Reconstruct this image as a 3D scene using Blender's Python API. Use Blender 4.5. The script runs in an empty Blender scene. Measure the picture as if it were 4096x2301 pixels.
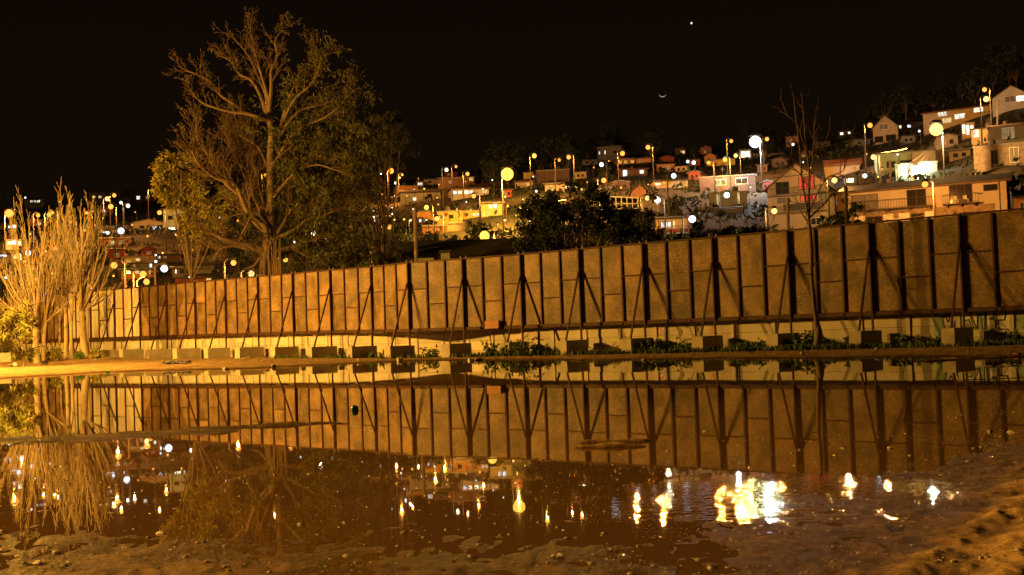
import bpy, math, random
import numpy as np
from mathutils import Vector, Matrix, Quaternion

# ------------------------------------------------------------------ camera, world, light, exposure
sc = bpy.context.scene
FPX, PITCH, ROLL, CH = 4690.0, math.radians(2.14), math.radians(2.04), 1.29
_c, _s = math.cos(PITCH), math.sin(PITCH)
_cr, _sr = math.cos(ROLL), math.sin(ROLL)
RIGHT, UP, FWD = Vector((1, 0, 0)), Vector((0, -_s, _c)), Vector((0, _c, _s))
cam_d = bpy.data.cameras.new('camera')
cam_d.sensor_width = 36.0
cam_d.lens = 36.0 * FPX / 4096.0
cam_d.clip_start, cam_d.clip_end = 0.1, 6000
cam = bpy.data.objects.new('camera', cam_d)
sc.collection.objects.link(cam)
_rc, _uc = RIGHT * _cr - UP * _sr, RIGHT * _sr + UP * _cr
_m = Matrix((_rc, _uc, -FWD)).transposed().to_4x4()
_m.translation = (0, 0, CH)
cam.matrix_world = _m
sc.camera = cam

world = bpy.data.worlds.new('World')
sc.world = world
world.use_nodes = True
_nt = world.node_tree
_bg = _nt.nodes['Background']
_bg.inputs['Strength'].default_value = 1.0
_tc = _nt.nodes.new('ShaderNodeTexCoord')
_sx = _nt.nodes.new('ShaderNodeSeparateXYZ')
_nt.links.new(_tc.outputs['Generated'], _sx.inputs[0])
_rp = _nt.nodes.new('ShaderNodeValToRGB')                       # a little brighter towards the horizon, as over any town
_rp.color_ramp.elements[0].position = 0.0
_rp.color_ramp.elements[0].color = (.0070, .0033, .0012, 1)
_rp.color_ramp.elements[1].position = .42
_rp.color_ramp.elements[1].color = (.0030, .0017, .0008, 1)
_nt.links.new(_sx.outputs['Z'], _rp.inputs['Fac'])
_nt.links.new(_rp.outputs['Color'], _bg.inputs['Color'])

sc.view_settings.view_transform = 'Standard'
sc.view_settings.look = 'None'
sc.view_settings.gamma = 1.0
sc.view_settings.exposure = 0.0
sc.render.engine = 'CYCLES'
cy = sc.cycles
cy.use_denoising = True
cy.caustics_reflective = False
cy.caustics_refractive = False
cy.sample_clamp_indirect = 2.0
cy.max_bounces = 6
cy.diffuse_bounces = 2
cy.glossy_bounces = 3
cy.use_light_tree = True

SODIUM = (1.0, 0.48, 0.060)
FLOOD_AT = (-56.0, 57.5, 16.0)      # sodium flood light on a mast, out of the frame to the left: it makes every shadow in view
SHORE_AT = (-30.0, 58.0, 8.5)       # street lamp on the left shore, just out of the frame
STREET_AT, STREET_AIM = (-25.0, 8.0, 8.0), (4.0, 8.5, 0.0)   # shielded flood light over the near lot, out of the frame to the left
FLOOD_W, SHORE_W, STREET_W = 128000.0, 42000.0, 110000.0

# ------------------------------------------------------------------ helpers
C = sc.collection
R = random.Random(7)
MATS = {}


def at(px, py, Y):
    a, b = px - 2048.0, 1150.5 - py
    U, V = a * _cr + b * _sr, -a * _sr + b * _cr
    d = RIGHT * U + UP * V + FWD * FPX
    k = Y / d.y
    return Vector((d.x * k, Y, CH + d.z * k))


def proj(p):
    q = Vector(p) - Vector((0, 0, CH))
    U, V, W = q.dot(RIGHT), q.dot(UP), q.dot(FWD)
    U, V = FPX * U / W, FPX * V / W
    return 2048 + U * _cr - V * _sr, 1150.5 - (U * _sr + V * _cr)


class MB:
    def __init__(self):
        self.v, self.f, self.mi = [], [], []

    def add(self, vs, fs, m=0):
        o = len(self.v)
        self.v += [tuple(p) for p in vs]
        self.f += [tuple(i + o for i in f) for f in fs]
        self.mi += [m] * len(fs)

    def box(self, x0, x1, y0, y1, z0, z1, M=None, m=0):
        vs = [Vector(p) for p in ((x0, y0, z0), (x1, y0, z0), (x1, y1, z0), (x0, y1, z0), (x0, y0, z1), (x1, y0, z1), (x1, y1, z1), (x0, y1, z1))]
        if M is not None:
            vs = [M @ p for p in vs]
        self.add(vs, [(3, 2, 1, 0), (4, 5, 6, 7), (0, 1, 5, 4), (1, 2, 6, 5), (2, 3, 7, 6), (3, 0, 4, 7)], m)

    def bar(self, a, b, w, d=None, up=(0, 0, 1)):
        a, b = Vector(a), Vector(b)
        t = (b - a).normalized()
        u = Vector(up)
        if abs(t.dot(u)) > .98:
            u = Vector((0, 1, 0))
        s = t.cross(u).normalized() * (w / 2)
        n = s.cross(t).normalized() * ((d or w) / 2)
        vs = [p + q for p in (a, b) for q in (-s - n, s - n, s + n, -s + n)]
        self.add(vs, [(0, 3, 2, 1), (4, 5, 6, 7), (0, 1, 5, 4), (1, 2, 6, 5), (2, 3, 7, 6), (3, 0, 4, 7)])

    def tube(self, pts, rs, n=5, cap=True):
        pts = [Vector(p) for p in pts]
        if not hasattr(rs, '__len__'):
            rs = [rs] * len(pts)
        vs, fs = [], []
        ref = None
        for i, p in enumerate(pts):
            t = (pts[min(i + 1, len(pts) - 1)] - pts[max(i - 1, 0)])
            if t.length < 1e-9:
                t = Vector((0, 0, 1))
            t.normalize()
            if ref is None:
                ref = Vector((1, 0, 0)) if abs(t.x) < .8 else Vector((0, 1, 0))
            s = t.cross(ref).normalized()
            ref = s.cross(t)
            for k in range(n):
                a = 2 * math.pi * k / n
                vs.append(p + (s * math.cos(a) + ref * math.sin(a)) * rs[i])
        for i in range(len(pts) - 1):
            for k in range(n):
                fs.append((i * n + k, i * n + (k + 1) % n, (i + 1) * n + (k + 1) % n, (i + 1) * n + k))
        if cap:
            fs.append(tuple(range(n - 1, -1, -1)))
            fs.append(tuple((len(pts) - 1) * n + k for k in range(n)))
        self.add(vs, fs)

    def poly(self, pts, off):
        """a flat outline (list of 3D points) given the thickness vector off"""
        n = len(pts)
        a = [Vector(p) for p in pts]
        b = [p + Vector(off) for p in a]
        self.add(a + b, [tuple(range(n)), tuple(range(2 * n - 1, n - 1, -1))] + [(i, n + i, n + (i + 1) % n, (i + 1) % n) for i in range(n)])

    def mesh(self, name, smooth=False):
        me = bpy.data.meshes.new(name)
        me.from_pydata(self.v, [], self.f)
        if smooth:
            me.polygons.foreach_set('use_smooth', [True] * len(me.polygons))
        me.update()
        return me

    def build(self, name, mat, parent=None, smooth=False):
        me = self.mesh(name, smooth)
        me.materials.append(MATS[mat] if isinstance(mat, str) else mat)
        return link(name, me, parent)


def link(name, data, parent=None, M=None):
    o = bpy.data.objects.new(name, data)
    C.objects.link(o)
    if M is not None:
        o.matrix_world = M
    if parent is not None:
        o.parent = parent
        if M is None:
            o.matrix_parent_inverse = parent_inv(parent)
    return o


def parent_inv(p):
    """children are given in world coordinates"""
    M = Matrix.Identity(4)
    chain = []
    while p is not None:
        chain.append(p)
        p = p.parent
    for q in reversed(chain):
        M = M @ q.matrix_parent_inverse @ q.matrix_basis
    return M.inverted()


def tag(o, label=None, cat=None, group=None, kind=None):
    if label:
        o['label'] = label
    if cat:
        o['category'] = cat
    if group:
        o['group'] = group
    if kind:
        o['kind'] = kind
    return o


def empty(name, loc, label=None, cat=None, group=None):
    o = bpy.data.objects.new(name, None)
    C.objects.link(o)
    o.location = loc
    o.empty_display_size = .2
    return tag(o, label, cat, group)


def mat(name, col, rough=.85, var=.25, scale=2.0, bump=.0, bscale=25.0, spec=.3, metal=0.0, rnd=0.0, stretch=None, col2=None):
    m = bpy.data.materials.new(name)
    m.use_nodes = True
    nt = m.node_tree
    N, L = nt.nodes, nt.links
    b = N['Principled BSDF']
    b.inputs['Roughness'].default_value = rough
    b.inputs['Specular IOR Level'].default_value = spec
    b.inputs['Metallic'].default_value = metal
    tc = N.new('ShaderNodeTexCoord')
    src = tc.outputs['Object']
    oi = N.new('ShaderNodeObjectInfo')
    ad = N.new('ShaderNodeVectorMath')
    ad.operation = 'ADD'
    ml = N.new('ShaderNodeMath')
    ml.operation = 'MULTIPLY'
    ml.inputs[1].default_value = 37.0
    L.new(oi.outputs['Random'], ml.inputs[0])
    L.new(src, ad.inputs[0])
    L.new(ml.outputs[0], ad.inputs[1])
    src = ad.outputs[0]
    if stretch:
        mp = N.new('ShaderNodeMapping')
        mp.inputs['Scale'].default_value = stretch
        L.new(src, mp.inputs['Vector'])
        src = mp.outputs[0]
    nz = N.new('ShaderNodeTexNoise')
    nz.inputs['Scale'].default_value = scale
    nz.inputs['Detail'].default_value = 7
    nz.inputs['Roughness'].default_value = .62
    L.new(src, nz.inputs['Vector'])
    rp = N.new('ShaderNodeValToRGB')
    c2 = col2 or tuple(min(1, c * (1 + var)) for c in col)
    rp.color_ramp.elements[0].position = .3
    rp.color_ramp.elements[0].color = tuple(c * (1 - var) for c in col) + (1,)
    rp.color_ramp.elements[1].position = .7
    rp.color_ramp.elements[1].color = tuple(c2) + (1,)
    L.new(nz.outputs['Fac'], rp.inputs['Fac'])
    out = rp.outputs['Color']
    if rnd:
        mr = N.new('ShaderNodeMapRange')
        mr.inputs['To Min'].default_value = 1 - rnd
        mr.inputs['To Max'].default_value = 1 + rnd
        L.new(oi.outputs['Random'], mr.inputs['Value'])
        mx = N.new('ShaderNodeVectorMath')
        mx.operation = 'SCALE'
        L.new(out, mx.inputs[0])
        L.new(mr.outputs[0], mx.inputs['Scale'])
        out = mx.outputs[0]
    L.new(out, b.inputs['Base Color'])
    if bump:
        n2 = N.new('ShaderNodeTexNoise')
        n2.inputs['Scale'].default_value = bscale
        n2.inputs['Detail'].default_value = 5
        L.new(src, n2.inputs['Vector'])
        bp = N.new('ShaderNodeBump')
        bp.inputs['Strength'].default_value = bump
        bp.inputs['Distance'].default_value = .03
        L.new(n2.outputs['Fac'], bp.inputs['Height'])
        L.new(bp.outputs[0], b.inputs['Normal'])
    MATS[name] = m
    return m


def emit(name, col, strength):
    if name in MATS:
        return MATS[name]
    m = bpy.data.materials.new(name)
    m.use_nodes = True
    nt = m.node_tree
    nt.nodes.clear()
    e = nt.nodes.new('ShaderNodeEmission')
    e.inputs['Color'].default_value = tuple(col) + (1,)
    e.inputs['Strength'].default_value = strength
    o = nt.nodes.new('ShaderNodeOutputMaterial')
    nt.links.new(e.outputs[0], o.inputs['Surface'])
    MATS[name] = m
    return m


def lit_pane(name, col, strength):
    """lit room behind curtains: folds and lamp make the pane uneven"""
    m = emit(name, col, strength)
    nt = m.node_tree
    if len(nt.nodes) > 2:
        return m
    N, L = nt.nodes, nt.links
    g = N.new('ShaderNodeNewGeometry')
    mp = N.new('ShaderNodeMapping')
    mp.inputs['Scale'].default_value = (2.6, 2.6, .7)
    L.new(g.outputs['Position'], mp.inputs['Vector'])
    n = N.new('ShaderNodeTexNoise')
    n.inputs['Scale'].default_value = 1.0
    n.inputs['Detail'].default_value = 3
    L.new(mp.outputs[0], n.inputs['Vector'])
    r = N.new('ShaderNodeMapRange')
    r.inputs['From Min'].default_value = .32
    r.inputs['From Max'].default_value = .68
    r.inputs['To Min'].default_value = strength * .22
    r.inputs['To Max'].default_value = strength * 1.25
    L.new(n.outputs['Fac'], r.inputs['Value'])
    e = [x for x in N if x.type == 'EMISSION'][0]
    L.new(r.outputs[0], e.inputs['Strength'])
    return m


def vnoise(x, y, seed=0):
    """smooth value noise, numpy arrays"""
    x, y = np.asarray(x, float), np.asarray(y, float)
    xi, yi = np.floor(x), np.floor(y)
    fx, fy = x - xi, y - yi
    fx, fy = fx * fx * (3 - 2 * fx), fy * fy * (3 - 2 * fy)

    def h(a, b):
        v = np.sin(a * 127.1 + b * 311.7 + seed * 74.7) * 43758.5453
        return v - np.floor(v)
    return (h(xi, yi) * (1 - fx) + h(xi + 1, yi) * fx) * (1 - fy) + (h(xi, yi + 1) * (1 - fx) + h(xi + 1, yi + 1) * fx) * fy - .5


# ------------------------------------------------------------------ materials
mat('concrete', (.40, .35, .27), .9, .22, 1.3, .25, 30, rnd=.10)
mat('concrete_wall', (.48, .43, .34), .9, .22, .9, .22, 24, rnd=.08)
mat('concrete_dark', (.22, .19, .15), .9, .25, 1.3, .25, 30)
mat('steel', (.055, .022, .011), .7, .3, 4, .1, 40, metal=.2)
mat('pale_board', (.52, .47, .40), .6, .16, 1.2, .1, 30, rnd=.10, stretch=(3, 3, .5))
mat('bark', (.15, .105, .07), .9, .35, 2.5, .4, 18, stretch=(4, 4, .6))
mat('bark_pale', (.36, .28, .18), .9, .3, 2.5, .4, 18, stretch=(4, 4, .6))
mat('bark_dark', (.12, .085, .055), .95, .35, 2.5, .4, 18, stretch=(4, 4, .6))
mat('twig', (.25, .20, .14), .9, .2, 2)
mat('twig_brown', (.105, .068, .042), .9, .25, 2)
mat('leaf_willow', (.17, .17, .035), .55, .35, 1.0)
mat('leaf_olive', (.060, .062, .014), .6, .4, .7, rnd=.2)
mat('leaf_dark', (.020, .028, .009), .6, .4, .5, rnd=.25)
mat('leaf_yellow', (.20, .17, .03), .55, .3, .8)
mat('leaf_green', (.075, .125, .028), .55, .35, 1.2, rnd=.2)
mat('grass', (.06, .09, .022), .7, .4, .6)
mat('dry_weed', (.22, .15, .06), .85, .35, 1.0)
mat('wood', (.30, .22, .14), .85, .3, 3, .3, 30, stretch=(6, 6, .5))
mat('dark_pole', (.055, .048, .04), .8, .2)
mat('dark_metal', (.03, .03, .03), .6, .2)
mat('rock', (.20, .16, .12), .55, .35, 9, .5, 30, rnd=.3, spec=.5)
mat('wet_grit', (.10, .07, .045), .06, .35, 9, spec=.6)
mat('rubble', (.36, .31, .24), .9, .3, 4, .4, 20)
mat('hill_soil', (.045, .036, .020), .95, .5, .12, .5, .6)
mat('roof_dark', (.060, .048, .042), .85, .3, 2.0, .2, 8, rnd=.3)
mat('roof_red', (.17, .065, .035), .85, .3, 2.0, .2, 8, rnd=.3)
mat('roof_zinc', (.16, .15, .14), .5, .2, 2.0, .2, 8)
mat('wall_white', (.40, .37, .32), .9, .14, .8, rnd=.08)
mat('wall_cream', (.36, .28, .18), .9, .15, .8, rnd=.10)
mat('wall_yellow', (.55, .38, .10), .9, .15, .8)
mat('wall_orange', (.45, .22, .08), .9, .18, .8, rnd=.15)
mat('wall_red', (.30, .075, .045), .9, .18, .8, rnd=.15)
mat('wall_brown', (.12, .075, .05), .9, .2, .8, rnd=.15)
mat('wall_grey', (.17, .16, .15), .9, .2, .8, rnd=.15)
mat('wall_stone', (.22, .17, .115), .95, .45, 2.2, .8, 3.0)
mat('wall_pink', (.42, .20, .17), .9, .2, .8)
mat('wall_mint', (.34, .44, .36), .9, .15, .8)
mat('frame_dark', (.07, .045, .03), .7, .2)
mat('frame_white', (.65, .63, .58), .6, .1)
mat('glass_dark', (.02, .02, .022), .12, .2, spec=.6)
mat('curtain', (.16, .15, .15), .6, .3, 3.0, stretch=(6, 1, .3))
mat('tarp', (.05, .07, .22), .5, .3, 3)
mat('white_plastic', (.70, .68, .62), .5, .1)
mat('orange_board', (.38, .18, .11), .7, .12, 2)
mat('red_paint', (.50, .06, .03), .8, .3, 14)
mat('grey_paint', (.20, .185, .15), .85, .2, 5)
mat('black_paint', (.035, .03, .03), .8, .2)
mat('mint_paint', (.22, .31, .20), .85, .4, 2.5)
mat('white_paint', (.62, .60, .58), .8, .15, 3)
mat('violet_paint', (.26, .16, .26), .8, .2)
mat('sky_paint', (.36, .44, .48), .8, .2)
mat('green_plastic', (.14, .62, .08), .35, .15, spec=.5)
mat('red_plastic', (.55, .03, .02), .4, .15, spec=.5)
mat('black_plastic', (.025, .022, .03), .4, .2, spec=.5)


_gp = MATS['green_plastic'].node_tree.nodes['Principled BSDF']
_gp.inputs['Subsurface Weight'].default_value = 1.0
_gp.inputs['Subsurface Radius'].default_value = (.04, .10, .03)
_gp.inputs['Subsurface Scale'].default_value = 1.0


def osb():
    m = mat('osb', (.175, .105, .047), .6, .30, 7, .2, 22, spec=.35, rnd=.22)
    nt = m.node_tree
    N, L = nt.nodes, nt.links
    b = N['Principled BSDF']
    old = b.inputs['Base Color'].links[0].from_socket
    src = [n for n in N if n.type == 'VECT_MATH' and n.operation == 'ADD'][0].outputs[0]
    fac = None
    for i, (rot, scl, lo) in enumerate((((0, .6, 0), (9, 1, 34), .80), ((0, -.9, 0), (11, 1, 30), .80), ((0, 1.5, 0), (8, 1, 34), .83))):
        mp = N.new('ShaderNodeMapping')
        mp.inputs['Rotation'].default_value = rot
        mp.inputs['Scale'].default_value = scl
        mp.inputs['Location'].default_value = (i * 7.3, 0, i * 3.1)
        L.new(src, mp.inputs['Vector'])
        v = N.new('ShaderNodeTexNoise')
        v.inputs['Scale'].default_value = 1.0
        v.inputs['Detail'].default_value = 1.0
        L.new(mp.outputs[0], v.inputs['Vector'])
        mr = N.new('ShaderNodeMapRange')
        mr.inputs['From Min'].default_value = .63
        mr.inputs['From Max'].default_value = .70
        L.new(v.outputs['Fac'], mr.inputs['Value'])
        if fac is None:
            fac = mr.outputs[0]
        else:
            mx = N.new('ShaderNodeMath')
            mx.operation = 'MAXIMUM'
            L.new(fac, mx.inputs[0])
            L.new(mr.outputs[0], mx.inputs[1])
            fac = mx.outputs[0]
    # weathering, darker in big uneven blotches
    w = N.new('ShaderNodeTexNoise')
    w.inputs['Scale'].default_value = 1.1
    w.inputs['Detail'].default_value = 5
    L.new(src, w.inputs['Vector'])
    wr = N.new('ShaderNodeMapRange')
    wr.inputs['From Min'].default_value = .35
    wr.inputs['From Max'].default_value = .65
    wr.inputs['To Min'].default_value = .52
    wr.inputs['To Max'].default_value = 1.22
    L.new(w.outputs['Fac'], wr.inputs['Value'])
    mix = N.new('ShaderNodeMix')
    mix.data_type = 'RGBA'
    L.new(fac, mix.inputs['Factor'])
    L.new(old, mix.inputs['A'])
    mix.inputs['B'].default_value = (.33, .235, .125, 1)
    sc_ = N.new('ShaderNodeVectorMath')
    sc_.operation = 'SCALE'
    L.new(mix.outputs['Result'], sc_.inputs[0])
    L.new(wr.outputs[0], sc_.inputs['Scale'])
    L.new(sc_.outputs[0], b.inputs['Base Color'])


osb()


def mud():
    m = bpy.data.materials.new('mud')
    m.use_nodes = True
    N, L = m.node_tree.nodes, m.node_tree.links
    b = N['Principled BSDF']
    g = N.new('ShaderNodeNewGeometry')
    sp = N.new('ShaderNodeSeparateXYZ')
    L.new(g.outputs['Position'], sp.inputs[0])
    n1 = N.new('ShaderNodeTexNoise')
    n1.inputs['Scale'].default_value = 1.7
    n1.inputs['Detail'].default_value = 9
    n1.inputs['Roughness'].default_value = .65
    L.new(g.outputs['Position'], n1.inputs['Vector'])
    n3 = N.new('ShaderNodeTexNoise')
    n3.inputs['Scale'].default_value = 13
    n3.inputs['Detail'].default_value = 7
    n3.inputs['Roughness'].default_value = .75
    L.new(g.outputs['Position'], n3.inputs['Vector'])
    rp = N.new('ShaderNodeValToRGB')
    rp.color_ramp.elements[0].position = .30
    rp.color_ramp.elements[0].color = (.19, .12, .062, 1)
    rp.color_ramp.elements[1].position = .72
    rp.color_ramp.elements[1].color = (.54, .37, .20, 1)
    L.new(n1.outputs['Fac'], rp.inputs['Fac'])
    # how wet: soaked at the water line, drying with height
    ad = N.new('ShaderNodeMath')
    ad.operation = 'MULTIPLY_ADD'
    ad.inputs[1].default_value = .035
    L.new(n1.outputs['Fac'], ad.inputs[0])
    L.new(sp.outputs['Z'], ad.inputs[2])
    wet = N.new('ShaderNodeMapRange')
    wet.inputs['From Min'].default_value = .028
    wet.inputs['From Max'].default_value = .085
    wet.inputs['To Min'].default_value = 1.0
    wet.inputs['To Max'].default_value = .0
    L.new(ad.outputs[0], wet.inputs['Value'])
    dk = N.new('ShaderNodeMix')
    dk.data_type = 'RGBA'
    dk.blend_type = 'MULTIPLY'
    L.new(wet.outputs[0], dk.inputs['Factor'])
    L.new(rp.outputs[0], dk.inputs['A'])
    dk.inputs['B'].default_value = (.17, .125, .085, 1)
    gr = N.new('ShaderNodeMapRange')
    gr.inputs['From Min'].default_value = .35
    gr.inputs['From Max'].default_value = .7
    gr.inputs['To Min'].default_value = .50
    gr.inputs['To Max'].default_value = 1.45
    L.new(n3.outputs['Fac'], gr.inputs['Value'])
    s2 = N.new('ShaderNodeVectorMath')
    s2.operation = 'SCALE'
    L.new(dk.outputs['Result'], s2.inputs[0])
    L.new(gr.outputs[0], s2.inputs['Scale'])
    L.new(s2.outputs[0], b.inputs['Base Color'])
    rr = N.new('ShaderNodeMapRange')
    rr.inputs['To Min'].default_value = .92
    rr.inputs['To Max'].default_value = .50
    L.new(wet.outputs[0], rr.inputs['Value'])
    L.new(rr.outputs[0], b.inputs['Roughness'])
    b.inputs['Specular IOR Level'].default_value = .02
    n2 = N.new('ShaderNodeTexNoise')
    n2.inputs['Scale'].default_value = 22
    n2.inputs['Detail'].default_value = 8
    n2.inputs['Roughness'].default_value = .7
    L.new(g.outputs['Position'], n2.inputs['Vector'])
    bp = N.new('ShaderNodeBump')
    bp.inputs['Strength'].default_value = 1.0
    bp.inputs['Distance'].default_value = .09
    L.new(n2.outputs['Fac'], bp.inputs['Height'])
    L.new(bp.outputs[0], b.inputs['Normal'])
    MATS['mud'] = m
    w = bpy.data.materials.new('puddle_water')
    w.use_nodes = True
    N, L = w.node_tree.nodes, w.node_tree.links
    b = N['Principled BSDF']
    b.inputs['Base Color'].default_value = (.075, .042, .017, 1)
    b.inputs['Roughness'].default_value = .012
    b.inputs['IOR'].default_value = 1.36
    g = N.new('ShaderNodeNewGeometry')
    n = N.new('ShaderNodeTexNoise')
    n.inputs['Scale'].default_value = 2.2
    n.inputs['Detail'].default_value = 3
    L.new(g.outputs['Position'], n.inputs['Vector'])
    bp = N.new('ShaderNodeBump')
    bp.inputs['Strength'].default_value = .02
    bp.inputs['Distance'].default_value = .01
    L.new(n.outputs['Fac'], bp.inputs['Height'])
    # a patch of fine ripples added so lamp reflections break into glitter
    d = N.new('ShaderNodeVectorMath')
    d.operation = 'DISTANCE'
    d.inputs[1].default_value = (2.05, 8.5, 0)
    L.new(g.outputs['Position'], d.inputs[0])
    mk = N.new('ShaderNodeMapRange')
    mk.inputs['From Min'].default_value = .2
    mk.inputs['From Max'].default_value = 1.6
    mk.inputs['To Min'].default_value = .20
    mk.inputs['To Max'].default_value = 0.0
    L.new(d.outputs['Value'], mk.inputs['Value'])
    n4 = N.new('ShaderNodeTexNoise')
    n4.inputs['Scale'].default_value = 12
    n4.inputs['Detail'].default_value = 3
    L.new(g.outputs['Position'], n4.inputs['Vector'])
    b4 = N.new('ShaderNodeBump')
    b4.inputs['Distance'].default_value = .02
    L.new(mk.outputs[0], b4.inputs['Strength'])
    L.new(n4.outputs['Fac'], b4.inputs['Height'])
    L.new(bp.outputs[0], b4.inputs['Normal'])
    L.new(b4.outputs[0], b.inputs['Normal'])
    MATS['puddle_water'] = w


mud()

# ------------------------------------------------------------------ terrain
FU = [-1.6, -.60, -.43, -.35, -.22, -.10, .00, .054, .12, .20, .30, .38, .44, .60, 1.6]
FY = [46, 50, 52.6, 57, 54, 57.5, 53, 47, 44.5, 42, 39, 36.5, 34.5, 31, 22]
NU = [-1.6, -.60, -.43, -.30, -.26, -.22, -.15, -.05, .04, .10, .16, .22, .27, .32, .38, .44, .60, 1.6]
NY = [8.6, 8.4, 8.2, 8.1, 7.8, 7.2, 7.0, 7.1, 7.0, 6.9, 7.2, 7.6, 8.3, 9.4, 11.0, 12.6, 15.5, 20]


def ground_h(X, Y):
    X, Y = np.asarray(X, float), np.asarray(Y, float)
    Ys = np.maximum(Y, .5)
    u = np.clip(X / Ys, -1.6, 1.6)
    far, near = np.interp(u, FU, FY), np.interp(u, NU, NY)
    far = far + 1.4 * vnoise(X * .35, Y * .12, 3) + 1.6 * vnoise(X * 1.1, Y * .3, 4)
    near = near + .8 * vnoise(X * .9, Y * .5, 5) + .35 * vnoise(X * 3.1, Y * 2., 6)
    lump = .5 * vnoise(X * 1.3, Y * .9, 8) + .35 * vnoise(X * 3.7, Y * 2.9, 9) + .30 * vnoise(X * 9.1, Y * 6.3, 10) + .30 * vnoise(X * 21., Y * 11., 11)
    # bed
    dn, df = Y - near, far - Y
    bed = -np.minimum(.10, .0055 * np.maximum(dn, 0)) - .004
    bed = np.maximum(bed, -.006 - .012 * np.maximum(df, 0))
    amp = .034 * np.exp(-np.maximum(dn, 0) / 2.6) + .006
    hb = bed + lump * amp
    dl = np.maximum(-dn, 0)
    ln = .0055 * np.minimum(dl, 2.2) + .020 * np.clip(dl - 2.2, 0, 3) + lump * (.040 + .006 * np.minimum(dl, 3))
    cap = np.interp(u, [-.35, -.22, -.11, .05, .25, .42], [.28, .20, .075, .08, .12, .17])
    lf = np.minimum(cap, .030 * np.maximum(-df, 0)) + .004 + lump * .045
    h = np.where(dn < 0, ln, np.where(df < 0, lf, hb))
    # mud bars lying in the water
    en = 1.1 * vnoise(X * 1.9, Y * 2.6, 14) + .9 * vnoise(X * 5.3, Y * 6.1, 15) + .6 * vnoise(X * 13., Y * 15., 16)
    for (ax, ay, bx, by, w, hh) in ((-8.6, 16.1, -3.2, 17.9, .30, .030), (-7.4, 16.4, -4.6, 17.1, .50, .022), (.80, 13.35, 1.45, 13.25, .09, .040), (.72, 12.8, 1.35, 12.7, .08, .036), (7.5, 23.5, 13.5, 23.6, .12, .010),
                                 (12.0, 34.0, 17.5, 36.0, .35, .04)):
        t = np.clip(((X - ax) * (bx - ax) + (Y - ay) * (by - ay)) / ((bx - ax) ** 2 + (by - ay) ** 2), 0, 1)
        d = np.hypot(X - ax - t * (bx - ax), Y - ay - t * (by - ay)) / w
        h = np.where(d < 2.6, np.maximum(h, hh * (1 - d * .8 + en * 1.1)), h)
    # wheel ruts across the near mud
    for k in (0, 1):
        cxr = 2.6 + k * 1.15 + .52 * (Y - 6.0) + .35 * np.sin(Y * .8)
        d = (X - cxr) / .13
        h = h - np.where((Y < 16) & (Y > 4), (.020 * np.exp(-d * d) - .010 * np.exp(-(np.abs(d) - 1.9) ** 2 * 2)) * np.clip((h - .004) / .03, 0, 1), 0)
    # low banks round the foot of the trees
    for (cx, cy_, r, hh) in ((-33.5, 83.5, 4.5, .35), (-28.8, 80.5, 3.5, .25)):
        d = np.hypot(X - cx, Y - cy_) / r
        h = h + hh * np.exp(-d * d * 2)
    return h


def gz(x, y):
    return float(ground_h(np.array([x]), np.array([y]))[0])


def make_ground():
    us = np.concatenate([np.linspace(-1.6, -.56, 40, endpoint=False), np.linspace(-.56, .56, 620), np.linspace(.58, 1.6, 40)])
    ys = 4.0 * np.exp(np.linspace(0, math.log(112 / 4.0), 460))
    U, Yg = np.meshgrid(us, ys)
    X = U * Yg
    Z = ground_h(X, Yg)
    n, m = U.shape
    V = np.stack([X, Yg, Z], -1).reshape(-1, 3)
    i = np.arange(n * m).reshape(n, m)
    F = np.stack([i[:-1, :-1], i[:-1, 1:], i[1:, 1:], i[1:, :-1]], -1).reshape(-1, 4)
    # behind and beside the camera
    xs2 = np.linspace(-60, 60, 60)
    ys2 = np.linspace(-40, 4.0, 30)
    X2, Y2 = np.meshgrid(xs2, ys2)
    Z2 = .06 + .03 * vnoise(X2 * .7, Y2 * .7, 2)
    Z2 = np.where(np.abs(X2) < 7, Z2, Z2 - .03)
    o = len(V)
    V = np.concatenate([V, np.stack([X2, Y2, Z2 - .012], -1).reshape(-1, 3)])
    j = np.arange(X2.size).reshape(X2.shape) + o
    F = np.concatenate([F, np.stack([j[:-1, :-1], j[:-1, 1:], j[1:, 1:], j[1:, :-1]], -1).reshape(-1, 4)])
    me = bpy.data.meshes.new('ground')
    me.from_pydata(V.tolist(), [], F.tolist())
    me.polygons.foreach_set('use_smooth', [True] * len(me.polygons))
    me.materials.append(MATS['mud'])
    tag(link('ground', me), kind='structure')
    w = MB()
    w.add([(-95, 3, 0), (60, 3, 0), (60, 64, 0), (-95, 64, 0)], [(0, 1, 2, 3)])
    tag(w.build('water', 'puddle_water'), kind='structure')


make_ground()

HU = [-1.2, -.5, -.30, -.10, .0, .13, .20, .27, .35, .43, .55, 1.2]
HE = [.11, .120, .127, .134, .146, .152, .150, .158, .178, .203, .22, .22]
HC = [380, 380, 380, 370, 350, 330, 320, 310, 290, 270, 260, 260]
HY0 = 95.0


def hill(X, Y):
    X, Y = np.asarray(X, float), np.asarray(Y, float)
    u = X / np.maximum(Y, 1)
    e, yc = np.interp(u, HU, HE), np.interp(u, HU, HC)
    k = e / (1 - HY0 / yc)
    z = k * np.maximum(Y - HY0, 0)
    z = np.where(Y > yc, k * (yc - HY0) - .10 * (Y - yc), z)
    bump = 1.6 * vnoise(X * .06, Y * .06, 21) + .6 * vnoise(X * .2, Y * .2, 22)
    return z + bump * np.clip((Y - HY0) / 30, 0, 1) * np.where(Y > yc - 25, .5, 1) + .1


def hz(x, y):
    return float(hill(np.array([x]), np.array([y]))[0])


HITY = np.arange(99.0, 372.0, .5)


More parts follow.
